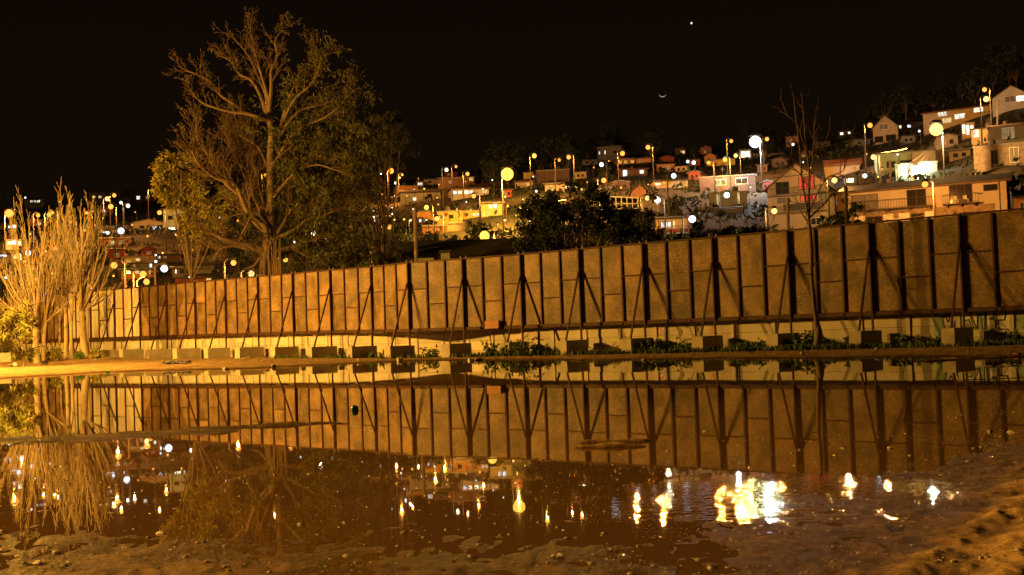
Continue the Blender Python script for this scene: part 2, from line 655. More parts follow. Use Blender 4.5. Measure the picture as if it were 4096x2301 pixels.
def hit(px, py, h=0.0):
    """distance at which the line of sight through a pixel comes within h of the hillside"""
    q = at(px, py, 1.0)
    X, Z = q.x * HITY, CH + (q.z - CH) * HITY
    k = np.nonzero(Z <= hill(X, HITY) + h)[0]
    if len(k):
        return float(HITY[k[0]])
    return float(np.interp(q.x, HU, HC)) - 6


def make_hill():
    us = np.linspace(-1.2, 1.2, 240)
    ys = np.concatenate([np.linspace(90, 400, 150), np.linspace(408, 700, 30)])
    U, Yg = np.meshgrid(us, ys)
    X = U * Yg
    Z = hill(X, Yg)
    Z[0, :] = -.5
    n, m = U.shape
    i = np.arange(n * m).reshape(n, m)
    F = np.stack([i[:-1, :-1], i[:-1, 1:], i[1:, 1:], i[1:, :-1]], -1).reshape(-1, 4)
    me = bpy.data.meshes.new('hill')
    me.from_pydata(np.stack([X, Yg, Z], -1).reshape(-1, 3).tolist(), [], F.tolist())
    me.polygons.foreach_set('use_smooth', [True] * len(me.polygons))
    me.materials.append(MATS['hill_soil'])
    tag(link('hill', me), kind='structure')


make_hill()

# ------------------------------------------------------------------ the board fence and the concrete wall behind it
NODES = [(-43.75, 101.5, 1.98, 18), (-27.19, 85.7, 1.84, 6), (-21.76, 80.55, 1.80, 12), (-10.8, 69.98, 1.67, 3), (-8.0, 67.1, 1.61, 3), (-5.57, 63.55, 1.56, 6),
         (.5, 59.41, 1.52, 3), (3.34, 57.04, 1.52, 3), (6.18, 54.7, 1.52, 3), (9.06, 52.45, 1.52, 3), (11.87, 50.0, 1.52, 3), (14.58, 47.49, 1.52, 3), (17.32, 45.04, 1.51, 3), (20.05, 42.6, 1.50, 3), (22.8, 40.15, 1.50, 0)]
FH = 3.66


def fence_posts():
    ps, brace = [], []
    for i in range(len(NODES) - 1):
        a, b = NODES[i], NODES[i + 1]
        for k in range(a[3]):
            t = k / a[3]
            ps.append(Vector((a[0] + (b[0] - a[0]) * t, a[1] + (b[1] - a[1]) * t, a[2] + (b[2] - a[2]) * t)))
            brace.append(k % 3 == 0)
    ps.append(Vector(NODES[-1][:3]))
    brace.append(True)
    return ps, brace


POSTS, BRACE = fence_posts()


def normal_at(i):
    a, b = POSTS[max(i - 1, 0)], POSTS[min(i + 1, len(POSTS) - 1)]
    d = (b - a)
    d.z = 0
    d.normalize()
    return Vector((d.y, -d.x, 0)) if d.y < 0 else Vector((-d.y, d.x, 0)), d


def make_fence():
    root = empty('board_fence', (POSTS[40].x, POSTS[40].y, 0), 'long brown fence of tall wood boards in a dark steel frame with slanted braces', 'fence')
    n = len(POSTS)
    pm = MB()
    pm.box(-.04, .04, -.055, .06, 0, FH + .03)
    post_me = pm.mesh('post')
    post_me.materials.append(MATS['steel'])
    for i, p in enumerate(POSTS):
        N_, D = normal_at(i)
        N_ = -N_ if N_.y > 0 else N_
        ang = math.atan2(D.y, D.x)
        M = Matrix.Translation(p) @ Matrix.Rotation(ang, 4, 'Z')
        o = link('post', post_me, None, M)
        o.parent = root
        o.matrix_parent_inverse = root.matrix_basis.inverted()
        if BRACE[i]:
            # a stouter post and a slanted leg down to the footing block in front of the fence
            g = gz(p.x + N_.x * .8, p.y + N_.y * .8)
            zb = g + .66
            b = MB()
            f0 = p + N_ * .088
            b.bar(Vector((f0.x, f0.y, zb)), Vector((f0.x, f0.y, p.z + FH * .995)), .085, .07, up=D)
            b.build('upright', 'steel', root)
            b = MB()
            ft = p + N_ * 1.35
            tp = p + N_ * .13
            b.bar(Vector((ft.x, ft.y, zb - .01)), Vector((tp.x, tp.y, p.z + FH * .70)), .075, .075, up=D)
            b.build('brace', 'steel', root)
    rails_top, rails_bot = MB(), MB()
    for i in range(n - 1):
        a, b = POSTS[i], POSTS[i + 1]
        d = (b - a)
        L_ = d.length
        N_, D = normal_at(i)
        d.normalize()
        ang = math.atan2(d.y, d.x)
        M = Matrix.Translation(a) @ Matrix.Rotation(ang, 4, 'Z') @ Matrix.Rotation(-math.asin(d.z), 4, 'Y')
        high = BRACE[i] or BRACE[i + 1]
        split = FH * (.60 if high else .375)
        pale = 18 - 9 <= i < 18
        for z0, z1 in ((.07, split - .012), (split + .012, FH - .05)):
            q = MB()
            q.box(.03, L_ - .03, -.012, .012, 0, z1 - z0)
            me = q.mesh('board')
            me.materials.append(MATS['pale_board' if pale else 'osb'])
            tilt = Matrix.Rotation(R.uniform(-.004, .004), 4, 'X')
            o = link('board', me, None, M @ Matrix.Translation((0, .035 + R.uniform(-.006, .006), z0)) @ tilt)
            o.parent = root
            o.matrix_parent_inverse = root.matrix_basis.inverted()
        for nm, z, w, y0 in (('rail', split, .025, -.035), ('top_rail', FH, .035, -.04), ('bottom_beam', -.02, .075, -.06)):
            q = MB()
            q.box(.046, L_ - .046, y0, .058, z - w, z + w)
            me = q.mesh(nm)
            me.materials.append(MATS['steel'])
            o = link(nm, me, None, M)
            o.parent = root
            o.matrix_parent_inverse = root.matrix_basis.inverted()
        if BRACE[i] and i > 8:
            for s in (.18, -.18):
                q = MB()
                q.box(-.03 + s, .03 + s, .0, .02, FH + .036, FH + .13)
                me = q.mesh('lifting_lug')
                me.materials.append(MATS['concrete_dark'])
                o = link('lifting_lug', me, None, M)
                o.parent = root
                o.matrix_parent_inverse = root.matrix_basis.inverted()
    return root


FENCE = make_fence()

ORD = ['first', 'second', 'third', 'fourth', 'fifth', 'sixth', 'seventh', 'eighth', 'ninth', 'tenth', 'eleventh', 'twelfth', 'thirteenth', 'fourteenth', 'fifteenth', 'sixteenth', 'seventeenth', 'eighteenth', 'nineteenth', 'twentieth', 'twenty-first', 'twenty-second', 'twenty-third', 'twenty-fourth', 'twenty-fifth']


def make_blocks():
    k = 0
    for i, p in enumerate(POSTS):
        if not BRACE[i]:
            continue
        N_, D = normal_at(i)
        if N_.y > 0:
            N_ = -N_
        c = p + N_ * .80
        g = gz(c.x, c.y)
        x0, _y = proj((c.x, c.y, g))
        if x0 < -120 or x0 > 4250:
            continue
        wd, dp, ht = .27 + R.uniform(-.02, .03), .86 + R.uniform(-.05, .05), .66 + R.uniform(-.0, .03)
        ang = math.atan2(D.y, D.x)
        M = Matrix.Translation((c.x, c.y, g)) @ Matrix.Rotation(ang + R.uniform(-.05, .05), 4, 'Z')
        b = MB()
        # slightly irregular cast block with broken arrises
        zs = [(-.3, 0), (ht - .03, 0), (ht, .025)]
        vs, fs = [], []
        for z, ins in zs:
            for sx, sy in ((-1, -1), (1, -1), (1, 1), (-1, 1)):
                vs.append(M @ Vector((sx * (wd - ins) + R.uniform(-.012, .012), sy * (dp - ins) + R.uniform(-.015, .015), z + (R.uniform(-.012, .012) if z > 0 else 0))))
        for r in range(2):
            for q in range(4):
                fs.append((r * 4 + q, r * 4 + (q + 1) % 4, r * 4 + 4 + (q + 1) % 4, r * 4 + 4 + q))
        fs += [(3, 2, 1, 0), (8, 9, 10, 11)]
        b.add(vs, fs)
        o = b.build('concrete_block', 'concrete')
        tag(o, 'concrete footing block of the fence, %s one counted from the far end' % ORD[k], 'block', 'concrete blocks along the fence')
        k += 1


make_blocks()


def wall_line():
    pts = []
    for i, p in enumerate(POSTS):
        N_, D = normal_at(i)
        if N_.y > 0:
            N_ = -N_
        pts.append(p - N_ * .50)
    # set back round the bend of the fence
    out = []
    for i, p in enumerate(pts):
        s = 0
        j = i - 42            # 42: the bend
        if -4 <= j <= 5:
            s = {-4: .15, -3: .35, -2: .6, -1: .85, 0: 1.1, 1: 1.15, 2: .95, 3: .6, 4: .3, 5: .1}[j]
        N_, D = normal_at(i)
        if N_.y > 0:
            N_ = -N_
        out.append(p - N_ * s)
    return out


WALL = wall_line()
WALL_ROOT = empty('concrete_wall', (WALL[40].x, WALL[40].y, 0), 'low precast concrete slab wall showing under the board fence', 'wall')


def make_wall():
    root = WALL_ROOT
    # resample to bays of about two metres
    pts = [WALL[0]]
    acc = 0
    for i in range(1, len(WALL)):
        a, b = WALL[i - 1], WALL[i]
        d = (Vector((b.x, b.y, 0)) - Vector((a.x, a.y, 0)))
        L_ = d.length
        s = 0
        while acc + (L_ - s) >= 2.02:
            s += 2.02 - acc
            acc = 0
            q = a.lerp(b, s / L_)
            pts.append(q)
        acc += L_ - s
    pm = MB()
    pm.box(-.085, .085, -.075, .075, -.35, 2.25)
    pme = pm.mesh('wall_post')
    pme.materials.append(MATS['concrete_wall'])
    inv = root.matrix_basis.inverted()
    for i, p in enumerate(pts):
        a, b = pts[max(i - 1, 0)], pts[min(i + 1, len(pts) - 1)]
        ang = math.atan2(b.y - a.y, b.x - a.x)
        zb = gz(p.x, p.y)
        o = link('wall_post', pme, None, Matrix.Translation((p.x, p.y, zb)) @ Matrix.Rotation(ang, 4, 'Z'))
        o.parent = root
        o.matrix_parent_inverse = inv
        if i < len(pts) - 1:
            q = pts[i + 1]
            d = Vector((q.x - p.x, q.y - p.y, 0))
            L_ = d.length
            an = math.atan2(d.y, d.x)
            z2 = (zb + gz(q.x, q.y)) / 2
            for k in range(5):
                m = MB()
                m.box(.086, L_ - .086, -.025, .025, 0, .476)
                me = m.mesh('wall_slab')
                me.materials.append(MATS['concrete_wall'])
                o = link('wall_slab', me, None, Matrix.Translation((p.x, p.y, z2 - .22 + k * .49)) @ Matrix.Rotation(an, 4, 'Z') @ Matrix.Translation((0, R.uniform(-.012, .012), 0)))
                o.parent = root
                o.matrix_parent_inverse = inv
    return pts


WALL_PTS = make_wall()


# ------------------------------------------------------------------ lamps
def ico(r=1.0, sub=2):
    import bmesh
    bm = bmesh.new()
    bmesh.ops.create_icosphere(bm, subdivisions=sub, radius=r)
    me = bpy.data.meshes.new('ico')
    bm.to_mesh(me)
    bm.free()
    return me


COLS = {'o': (1.0, .34, .05), 'y': (1.0, .50, .06), 'w': (1.0, .80, .52), 'c': (.82, .93, 1.0), 'h': (1.0, .50, .14), 'r': (1.0, .25, .05), 'g': (.85, 1.0, .62)}
BULBS = {}
VIS = {'o': 2.3, 'y': 2.8, 'h': 2.8, 'w': 3.0, 'c': 3.0, 'r': 2.0, 'g': 3.0}
HEAD_ME = None
LAMP_PIX = []


def bulb_mesh(k, L_):
    key = (k, L_)
    if key not in BULBS:
        me = ico(1.0, 2)
        me.name = 'globe'
        me.polygons.foreach_set('use_smooth', [True] * len(me.polygons))
        me.materials.append(emit('lamp_%s_%.1f' % key, COLS[k], L_))
        BULBS[key] = me
    return BULBS[key]


def lamp(px, py, k, r, L_, label, hp=7.0, Y=None, group='street lamps on the hillside', name='street_lamp', side=None):
    """a lamp on its pole: the bulb sits where the photograph shows the light"""
    if Y is None:
        Y = hit(px, py, hp)
    p = at(px, py, Y)
    base = hz(p.x, p.y) if Y > 90 else gz(p.x, p.y)
    s = side if side is not None else (1 if R.random() < .5 else -1)
    rea = .9 if hp > 5 else .25
    bx = p.x + s * rea
    base = min(hz(bx, p.y + .2) if Y > 90 else gz(bx, p.y), p.z - 1.2)
    root = empty(name, (bx, p.y + .2, base - .3), label, 'street lamp' if hp > 5 else 'lamp', group)
    pr = .09 if hp > 5 else .045
    m = MB()
    top = p.z + max(r * 1.15, .2) + .12
    m.tube([(bx, p.y + .2, base - .3), (bx, p.y + .2, top - .3)], [pr * 1.35, pr], 6)
    m.build('pole', 'dark_pole', root)
    m = MB()
    m.tube([(bx, p.y + .2, top - .32), (bx - s * rea * .4, p.y + .1, top - .05), (p.x, p.y, top)], [pr * .6, pr * .5, pr * .5], 5)
    m.build('arm', 'dark_metal', root)
    m = MB()
    z = p.z + r * .95
    w = max(r * .9, .16)
    m.add([(p.x - w, p.y - w * .7, z), (p.x + w, p.y - w * .7, z), (p.x + w, p.y + w * .7, z), (p.x - w, p.y + w * .7, z), (p.x - w * .5, p.y - w * .35, top + .04), (p.x + w * .5, p.y - w * .35, top + .04), (p.x + w * .5, p.y + w * .35, top + .04), (p.x - w * .5, p.y + w * .35, top + .04)],
          [(3, 2, 1, 0), (4, 5, 6, 7), (0, 1, 5, 4), (1, 2, 6, 5), (2, 3, 7, 6), (3, 0, 4, 7)])
    m.build('lamp_head', 'dark_metal', root)
    o = link('globe', bulb_mesh(k, VIS[k]), None, Matrix.Translation(p) @ Matrix.Scale(r * .95, 4))
    o.parent = root
    o.matrix_parent_inverse = root.matrix_basis.inverted()
    if L_ > 100:                      # the burner is a point light added under the globe to cast its light
        ld = bpy.data.lights.new('lamp_light', 'POINT')
        ld.energy = 22.8 * r * r * L_
        ld.color = COLS[k]
        ld.shadow_soft_size = .07
        o = bpy.data.objects.new('lamp_light', ld)
        C.objects.link(o)
        o.location = p + Vector((0, -r * .3, -r - .09))
        o.parent = root
        o.matrix_parent_inverse = root.matrix_basis.inverted()
    LAMP_PIX.append((px, py, Y))
    return root


def mast(name, loc, label, watts, col, radius, aim=None):
    x, y, z = loc
    g = gz(x, y)
    root = empty(name, (x, y, g), label, 'street lamp')
    m = MB()
    m.tube([(x - .8, y, g - .3), (x - .8, y, z + .3)], [.16, .10], 8)
    m.build('pole', 'concrete_dark', root)
    m = MB()
    m.tube([(x - .8, y, z + .25), (x, y, z + .45)], .05, 6)
    m.build('arm', 'dark_metal', root)
    m = MB()
    m.box(x - .35, x + .35, y - .2, y + .2, z + .32, z + .45)
    m.build('lamp_head', 'dark_metal', root)
    ld = bpy.data.lights.new(name, 'SPOT' if aim else 'POINT')
    ld.energy = watts
    ld.color = col
    ld.shadow_soft_size = radius
    o = bpy.data.objects.new('bulb', ld)
    C.objects.link(o)
    o.location = loc
    if aim:
        ld.spot_size = math.radians(52)
        ld.spot_blend = .6
        o.rotation_euler = (Vector(aim) - Vector(loc)).to_track_quat('-Z', 'Y').to_euler()
    o.parent = root
    o.matrix_parent_inverse = root.matrix_basis.inverted()


mast('flood_light', FLOOD_AT, 'tall sodium flood light mast beside the lot', FLOOD_W, SODIUM, .30)
mast('shore_lamp', SHORE_AT, 'sodium street lamp on the shore left of the poplars', SHORE_W, SODIUM, .15)
mast('lot_lamp', STREET_AT, 'sodium street lamp at the near edge of the lot', STREET_W, SODIUM, .12, STREET_AIM)

# ------------------------------------------------------------------ trees
def rvec(r):
    while True:
        v = Vector((r.uniform(-1, 1), r.uniform(-1, 1), r.uniform(-1, 1)))
        if .05 < v.length < 1:
            return v.normalized()


def grow(mb, r, p, d, length, rad, level, P, tips, thick=None):
    """one limb, its twigs and theirs; P: list of per-level dicts"""
    q = P[level]
    n = max(3, int(length / q['seg']))
    pts, rs = [p.copy()], [rad]
    d = d.normalized()
    step = length / n
    kids = []
    for i in range(n):
        d = (d + rvec(r) * q['wob'] + Vector((0, 0, 1)) * q['up']).normalized()
        p = p + d * step
        t = (i + 1) / n
        pts.append(p.copy())
        rs.append(max(rad * (1 - t * q.get('taper', .8)), q.get('rmin', .008)))
        if level + 1 < len(P) and t > q['bare']:
            k = q['kids'] / n / max(1e-6, 1 - q['bare'])
            c = int(k) + (1 if r.random() < k - int(k) else 0)
            for _ in range(c):
                kids.append((p.copy(), d.copy(), t, rs[-1]))
    (thick if (thick is not None and level < 2) else mb).tube(pts, rs, q.get('sides', 4), cap=False)
    if level + 1 < len(P):
        for (kp, kd, t, kr) in kids:
            side = rvec(r)
            side = (side - kd * side.dot(kd))
            if side.length < .1:
                continue
            side.normalize()
            a = q['angle'] * r.uniform(.7, 1.3)
            nd = kd * math.cos(a) + side * math.sin(a)
            grow(mb, r, kp, nd, length * q['ratio'] * r.uniform(.6, 1.15) * (1.12 - .5 * t), kr * r.uniform(.5, .7), level + 1, P, tips, thick)
    else:
        tips.append((pts[-1], d.copy()))
        if len(pts) > 2:
            tips.append((pts[len(pts) // 2], d.copy()))


def leaf(mb, r, c, ln, w, droop=.0):
    d = rvec(r)
    d = (d + Vector((0, 0, -droop))).normalized()
    s = d.cross(rvec(r))
    if s.length < .05:
        return
    s.normalize()
    n = s.cross(d) * (w * .25)
    mb.add([c, c + d * ln * .5 + s * w * .5 + n, c + d * ln, c + d * ln * .5 - s * w * .5 + n], [(0, 1, 2, 3)])


def leaf_cloud(mb, r, c, rad, n, ln, w, droop=.3, clumps=6):
    cs = [c + Vector((r.gauss(0, .52), r.gauss(0, .5), r.gauss(0, .5))) * rad for _ in range(clumps)]
    for _ in range(n):
        q = r.choice(cs)
        leaf(mb, r, q + Vector((r.gauss(0, .14), r.gauss(0, .14), r.gauss(0, .12))) * rad, ln * r.uniform(.6, 1.3), w * r.uniform(.7, 1.2), droop)


def path3(pxs, Y, r, dy=0.0):
    """limb given by points seen in the photograph, put at the tree's own distance with its own depth spread"""
    out = []
    y = Y
    for (x, yy) in pxs:
        out.append(at(x, yy, y))
        y += dy + r.uniform(-.25, .25)
    return out


def smooth_path(pts, k=4):
    out = []
    n = len(pts)
    for i in range(n - 1):
        p0, p1, p2, p3 = pts[max(i - 1, 0)], pts[i], pts[i + 1], pts[min(i + 2, n - 1)]
        for j in range(k):
            t = j / k
            out.append(.5 * ((2 * p1) + (p2 - p0) * t + (2 * p0 - 5 * p1 + 4 * p2 - p3) * t * t + (3 * p1 - p0 - 3 * p2 + p3) * t ** 3))
    out.append(pts[-1])
    return out


def limb(trunk, twigs, r, pts, r0, r1, sprout, P, tips, sides=7, updir=None, length=(1.2, 2.6), start=.25):
    sp = smooth_path(pts)
    n = len(sp)
    rs = [r0 + (r1 - r0) * i / (n - 1) for i in range(n)]
    trunk.tube(sp, rs, sides, cap=True)
    for i in range(int(n * start), n):
        c = sprout / (n * (1 - start))
        for _ in range(int(c) + (1 if r.random() < c - int(c) else 0)):
            t = (sp[min(i + 1, n - 1)] - sp[max(i - 1, 0)]).normalized()
            sd = rvec(r)
            d = (t * r.uniform(.5, 1.1) + sd * .75 + Vector((0, 0, r.uniform(.1, .7))))
            if updir:
                d += Vector(updir)
            grow(twigs, r, sp[i], d, r.uniform(*length) * (1.1 - .4 * i / n), max(.02, rs[i] * .45), 0, P, tips)


TW = [dict(seg=.35, wob=.22, up=.05, bare=.15, kids=4.5, angle=.6, ratio=.55, taper=.75, sides=4, rmin=.012),
      dict(seg=.25, wob=.26, up=.05, bare=.2, kids=3.2, angle=.6, ratio=.55, taper=.7, sides=3, rmin=.009),
      dict(seg=.2, wob=.28, up=.03, bare=.2, kids=0, angle=.6, ratio=.5, taper=.7, sides=3, rmin=.008)]


def big_tree():
    r = random.Random(11)
    Y = 85.0
    b = at(1078, 1180, Y)
    root = empty('large_tree', (b.x, b.y, .2), 'towering half bare tree with leafy side rising behind the fence', 'tree')
    trunk, twigs, tips = MB(), MB(), []
    base = at(1062, 1440, Y)
    base.z = 0
    P2 = lambda pts, dy=0.: path3([(x, y + 55 * max(0., (520 - y) / 470)) for x, y in pts], Y, r, dy)
    # main stems
    trunk.tube(smooth_path([base, at(1062, 1200, Y), at(1060, 1085, Y), at(1066, 1000, Y), at(1078, 900, Y + .2), at(1082, 760, Y + .3), at(1080, 640, Y + .2), at(1086, 540, Y), at(1076, 480, Y)]), [.56, .52, .49, .47, .46, .45, .44, .43, .42] + [.40 - .009 * i for i in range(24)], 9)
    trunk.tube(smooth_path([at(1070, 1010, Y + .6), at(1100, 850, Y + 1.0), at(1112, 700, Y + 1.3), at(1122, 560, Y + 1.4), at(1132, 470, Y + 1.2)]), [.30 - .008 * i for i in range(17)], 8)
    LB = [([(1076, 480), (1040, 465), (980, 445), (930, 440), (860, 420), (800, 390), (765, 345)], .20, .05, 16, -.4),
          ([(1050, 475), (960, 420), (880, 360), (850, 310), (790, 270), (745, 250), (715, 228)], .17, .04, 14, -.2),
          ([(1074, 480), (1050, 390), (1010, 300), (960, 270), (930, 215), (905, 195), (880, 186)], .19, .04, 16, .2),
          ([(1068, 450), (1065, 370), (1040, 300), (1010, 220), (985, 170), (955, 130), (915, 85)], .15, .03, 16, .3),
          ([(1075, 440), (1085, 330), (1085, 250), (1110, 190), (1100, 120), (1130, 60)], .17, .03, 18, .1),
          ([(1080, 400), (1040, 250), (1020, 170), (1010, 110), (1000, 45)], .12, .03, 14, .4),
          ([(1130, 480), (1150, 400), (1180, 320), (1230, 260), (1245, 190), (1250, 140)], .16, .03, 18, .3),
          ([(1132, 480), (1180, 380), (1240, 320), (1270, 260), (1290, 190), (1320, 170)], .14, .03, 16, -.2),
          ([(1120, 540), (1190, 440), (1270, 410), (1330, 390), (1400, 370), (1425, 290)], .15, .03, 18, .3),
          ([(1115, 620), (1190, 520), (1290, 470), (1370, 400), (1390, 330)], .13, .03, 14, -.3),
          ([(1078, 700), (1040, 600), (990, 560), (960, 540), (945, 480), (930, 420)], .10, .03, 12, .2),
          ([(1085, 660), (1160, 590), (1230, 560), (1310, 560), (1380, 600), (1420, 640)], .12, .03, 14, .4),
          ([(1095, 790), (1170, 700), (1260, 660), (1340, 680), (1400, 700)], .11, .03, 14, -.4)]
    for pts, r0, r1, s, dy in LB:
        limb(trunk, twigs, r, P2(pts, dy), r0 * .9, r1 * .8, s * 1.15, TW, tips, 6, length=(.8, 1.9))
    # lower limbs, in front and to both sides
    LW = [([(1066, 1010), (1020, 990), (960, 975), (900, 960), (850, 935), (800, 925)], .30, .08, 14, -.5),
          ([(1070, 960), (1060, 910), (1020, 870), (985, 840), (940, 740), (880, 720), (830, 690), (790, 650), (768, 605)], .24, .05, 34, -.3),
          ([(1060, 930), (1010, 880), (990, 820), (930, 760), (870, 700), (830, 620), (790, 560), (785, 505)], .15, .04, 36, -.4),
          ([(1070, 900), (1020, 800), (980, 700), (940, 620), (910, 560), (900, 510)], .14, .04, 32, .2),
          ([(1072, 860), (1040, 760), (1020, 680), (1000, 600), (985, 545)], .12, .04, 26, .3),
          ([(1066, 1000), (1000, 1000), (930, 985), (880, 1000), (850, 1050), (840, 1040)], .13, .04, 12, -.4),
          ([(1080, 980), (1130, 900), (1170, 830), (1200, 760), (1215, 700)], .15, .04, 20, .3),
          ([(1080, 1020), (1130, 1000), (1200, 985), (1260, 960), (1330, 940), (1400, 930)], .26, .06, 14, .4),
          ([(1085, 960), (1160, 930), (1230, 880), (1300, 860), (1370, 830)], .16, .04, 14, .2),
          ([(1060, 1000), (1020, 1060), (980, 1075)], .11, .05, 4, -.3)]
    for pts, r0, r1, s, dy in LW:
        limb(trunk, twigs, r, P2(pts, dy), r0, r1, s, TW, tips, 7, length=(1.3, 3.0), start=.3)
    # hanging bark and slim suckers at the foot
    for i in range(16):
        x = r.uniform(1040, 1125)
        a = at(x, r.uniform(1000, 1090), Y - .6)
        trunk.tube([Vector((a.x, a.y, 0)), a, a + Vector((r.uniform(-.3, .3), 0, r.uniform(.8, 2.0)))], [.06, .05, .02], 4)
    trunk.build('trunk', 'bark', root, True)
    twigs.build('branches', 'twig_brown', root)
    # leaves: full on the right, sparse elsewhere
    lv = MB()
    blobs = [(1190, 640, 2.6, 1500), (1260, 560, 2.4, 1500), (1330, 500, 2.2, 1300), (1400, 470, 1.9, 1000), (1230, 450, 1.9, 900), (1180, 520, 2.0, 1100), (1440, 560, 1.7, 800), (1300, 640, 2.3, 1300),
             (1380, 420, 1.4, 420), (1330, 330, 1.5, 350), (1270, 250, 1.3, 240), (1180, 380, 1.5, 420), (1210, 740, 2.2, 1100), (1290, 760, 2.2, 1000), (1160, 780, 1.6, 650), (1370, 700, 2.2, 900), (1440, 680, 1.8, 600), (1420, 380, 1.2, 230),
             (1230, 860, 1.9, 700), (1320, 850, 2.0, 700), (1240, 960, 1.8, 800), (1300, 1000, 1.9, 1100), (1180, 1000, 1.5, 600), (1380, 960, 1.7, 700), (1050, 420, 1.0, 240), (1020, 510, .8, 170), (1140, 560, 1.2, 380), (960, 260, .7, 60), (1290, 190, 1.1, 160),
             (980, 900, 1.8, 330), (900, 820, 1.5, 230), (1080, 820, 1.2, 260), (1010, 970, 1.5, 320), (1330, 1030, 1.6, 800), (1240, 1040, 1.6, 700), (1400, 1010, 1.5, 600), (1350, 600, 2.0, 900), (1110, 690, 1.1, 260)]
    for x, y, rad, n in blobs:
        leaf_cloud(lv, r, at(x, y, Y + r.uniform(-1.5, 2.5)), rad, int(n * (.45 if y < 480 else .8)), .34, .11, .9, 12)
    for (p, d) in r.sample(tips, min(len(tips), 2600)):
        px, py = proj(p)
        if px > 1120 or r.random() < .12:
            for _ in range(2):
                leaf(lv, r, p + rvec(r) * .15, .30, .10, .8)
    lv.build('crown', 'leaf_olive', root)


big_tree()


def leafy_tree(name, px, py_base, Y, crown, label, leafmat, group=None, trunk_r=.25, ln=.32, w=.13, droop=.4, bark='bark', behind=True):
    """crown: list of (px, py, radius m, leaves, depth shift)"""
    r = random.Random(int(px * 13 + Y))
    b = at(px, py_base, Y)
    g = (hz(b.x, b.y) if Y > 92 else gz(b.x, b.y)) if behind else gz(b.x, b.y)
    root = empty(name, (b.x, b.y, g), label, 'tree', group)
    tr, tips = MB(), []
    cs = [at(x, y, Y + dy) for (x, y, rad, n, dy) in crown]
    mid = sum(cs, Vector()) / len(cs)
    fork = Vector((b.x, b.y, g)).lerp(mid, .45)
    tr.tube(smooth_path([Vector((b.x, b.y, g - .4)), Vector((b.x, b.y, g)).lerp(fork, .5) + rvec(r) * .15, fork]), [trunk_r * (1 - .05 * i) for i in range(9)], 7)
    for c in cs:
        m = fork.lerp(c, .5) + rvec(r) * .3
        sp = smooth_path([fork, m, c], 3)
        tr.tube(sp, [trunk_r * .5 * (1 - .11 * i) for i in range(len(sp))], 5)
        for _ in range(5):
            d = rvec(r)
            d.z = abs(d.z) * .6
            grow(tr, r, c, d, r.uniform(.8, 1.6), .035, 0, [TW[1], TW[2]], tips)
    tr.build('trunk', bark, root, True)
    lv = MB()
    for c, (x, y, rad, n, dy) in zip(cs, crown):
        leaf_cloud(lv, r, c, rad, n, ln, w, droop, 10)
    lv.build('crown', leafmat, root)
    return root


leafy_tree('yellow_leaved_tree', 780, 1150, 92, [(690, 700, 1.6, 900, 0), (720, 660, 1.2, 500, .5), (650, 745, 1.2, 500, 0), (740, 780, 1.6, 700, .4), (770, 850, 1.5, 600, -.5), (800, 920, 1.5, 700, 0), (720, 640, 1.0, 300, 0), (830, 800, 1.4, 400, 1), (690, 800, 1.0, 350, 0), (660, 690, .8, 220, .5), (870, 870, 1.3, 350, 0)],
           'yellow leaved tree beside the towering half bare tree', 'leaf_yellow', None, .13, .36, .17, .5, 'bark')
leafy_tree('weeping_tree', 1560, 1100, 96, [(1510, 560, 1.6, 700, 0), (1570, 520, 1.5, 650, 0), (1600, 580, 1.3, 500, 0), (1480, 640, 1.5, 600, .5), (1450, 720, 1.6, 700, 0), (1480, 800, 1.4, 450, 0), (1430, 840, 1.3, 450, 0), (1540, 640, 1.2, 280, 0), (1420, 600, 1.4, 500, 0), (1500, 900, 1.0, 250, 0), (1460, 960, 1.3, 400, 0), (1500, 1030, 1.3, 500, 0), (1560, 1030, 1.1, 400, 0), (1600, 1010, 1.0, 300, 0)],
           'drooping olive leaved tree next to the wooden utility pole', 'leaf_olive', None, .2, .42, .09, 1.4)
leafy_tree('dark_bushy_tree', 2340, 1060, 82, [(2160, 875, 1.5, 1300, 0), (2235, 850, 1.6, 1300, .4), (2330, 852, 1.7, 1400, 0), (2440, 872, 1.6, 1300, .3), (2520, 905, 1.4, 1000, 0), (2150, 910, 1.7, 1300, 0), (2250, 890, 2.0, 1500, -.5), (2350, 900, 1.9, 1200, .8), (2450, 930, 1.7, 1300, 0), (2560, 960, 1.3, 900, 0), (2110, 970, 1.3, 900, 0), (2200, 990, 1.2, 500, 0), (2570, 900, 1.1, 500, 0)],
           'dense dark rounded tree behind the middle of the fence', 'leaf_dark', None, .28, .30, .13, .4, 'bark')
leafy_tree('dark_shrub_tree', 2850, 1000, 88, [(2800, 960, 1.0, 700, 0), (2880, 950, 1.1, 800, 0), (2960, 945, 1.0, 700, 0), (3030, 940, .9, 600, 0), (2720, 975, .8, 500, 0), (2600, 935, .9, 600, 0), (2640, 985, .8, 450, 0)],
           'low dark bush peeping over the fence below the white lamp', 'leaf_dark', None, .1, .26, .12, .2)
leafy_tree('garden_shrub', 3400, 1000, 100, [(3390, 880, .9, 600, 0), (3360, 910, .8, 500, 0), (3420, 830, .7, 350, .5), (3425, 900, .8, 400, 0), (3290, 900, .7, 350, 0)],
           'leafy garden shrub between the gabled house and the long balcony house', 'leaf_green', None, .07, .28, .16, .2)
leafy_tree('willowy_shrub', 95, 1425, 66, [(30, 1260, .95, 900, 0), (80, 1250, .75, 600, .2), (10, 1330, .9, 800, -.3), (60, 1330, 1.0, 900, 0), (100, 1310, .7, 500, .4), (-40, 1290, 1.0, 800, 0), (70, 1400, .6, 400, 0), (105, 1405, .5, 300, .3)],
           'bushy green shrub tree at the left end of the shore', 'leaf_willow', None, .09, .30, .055, .8, 'bark', False)


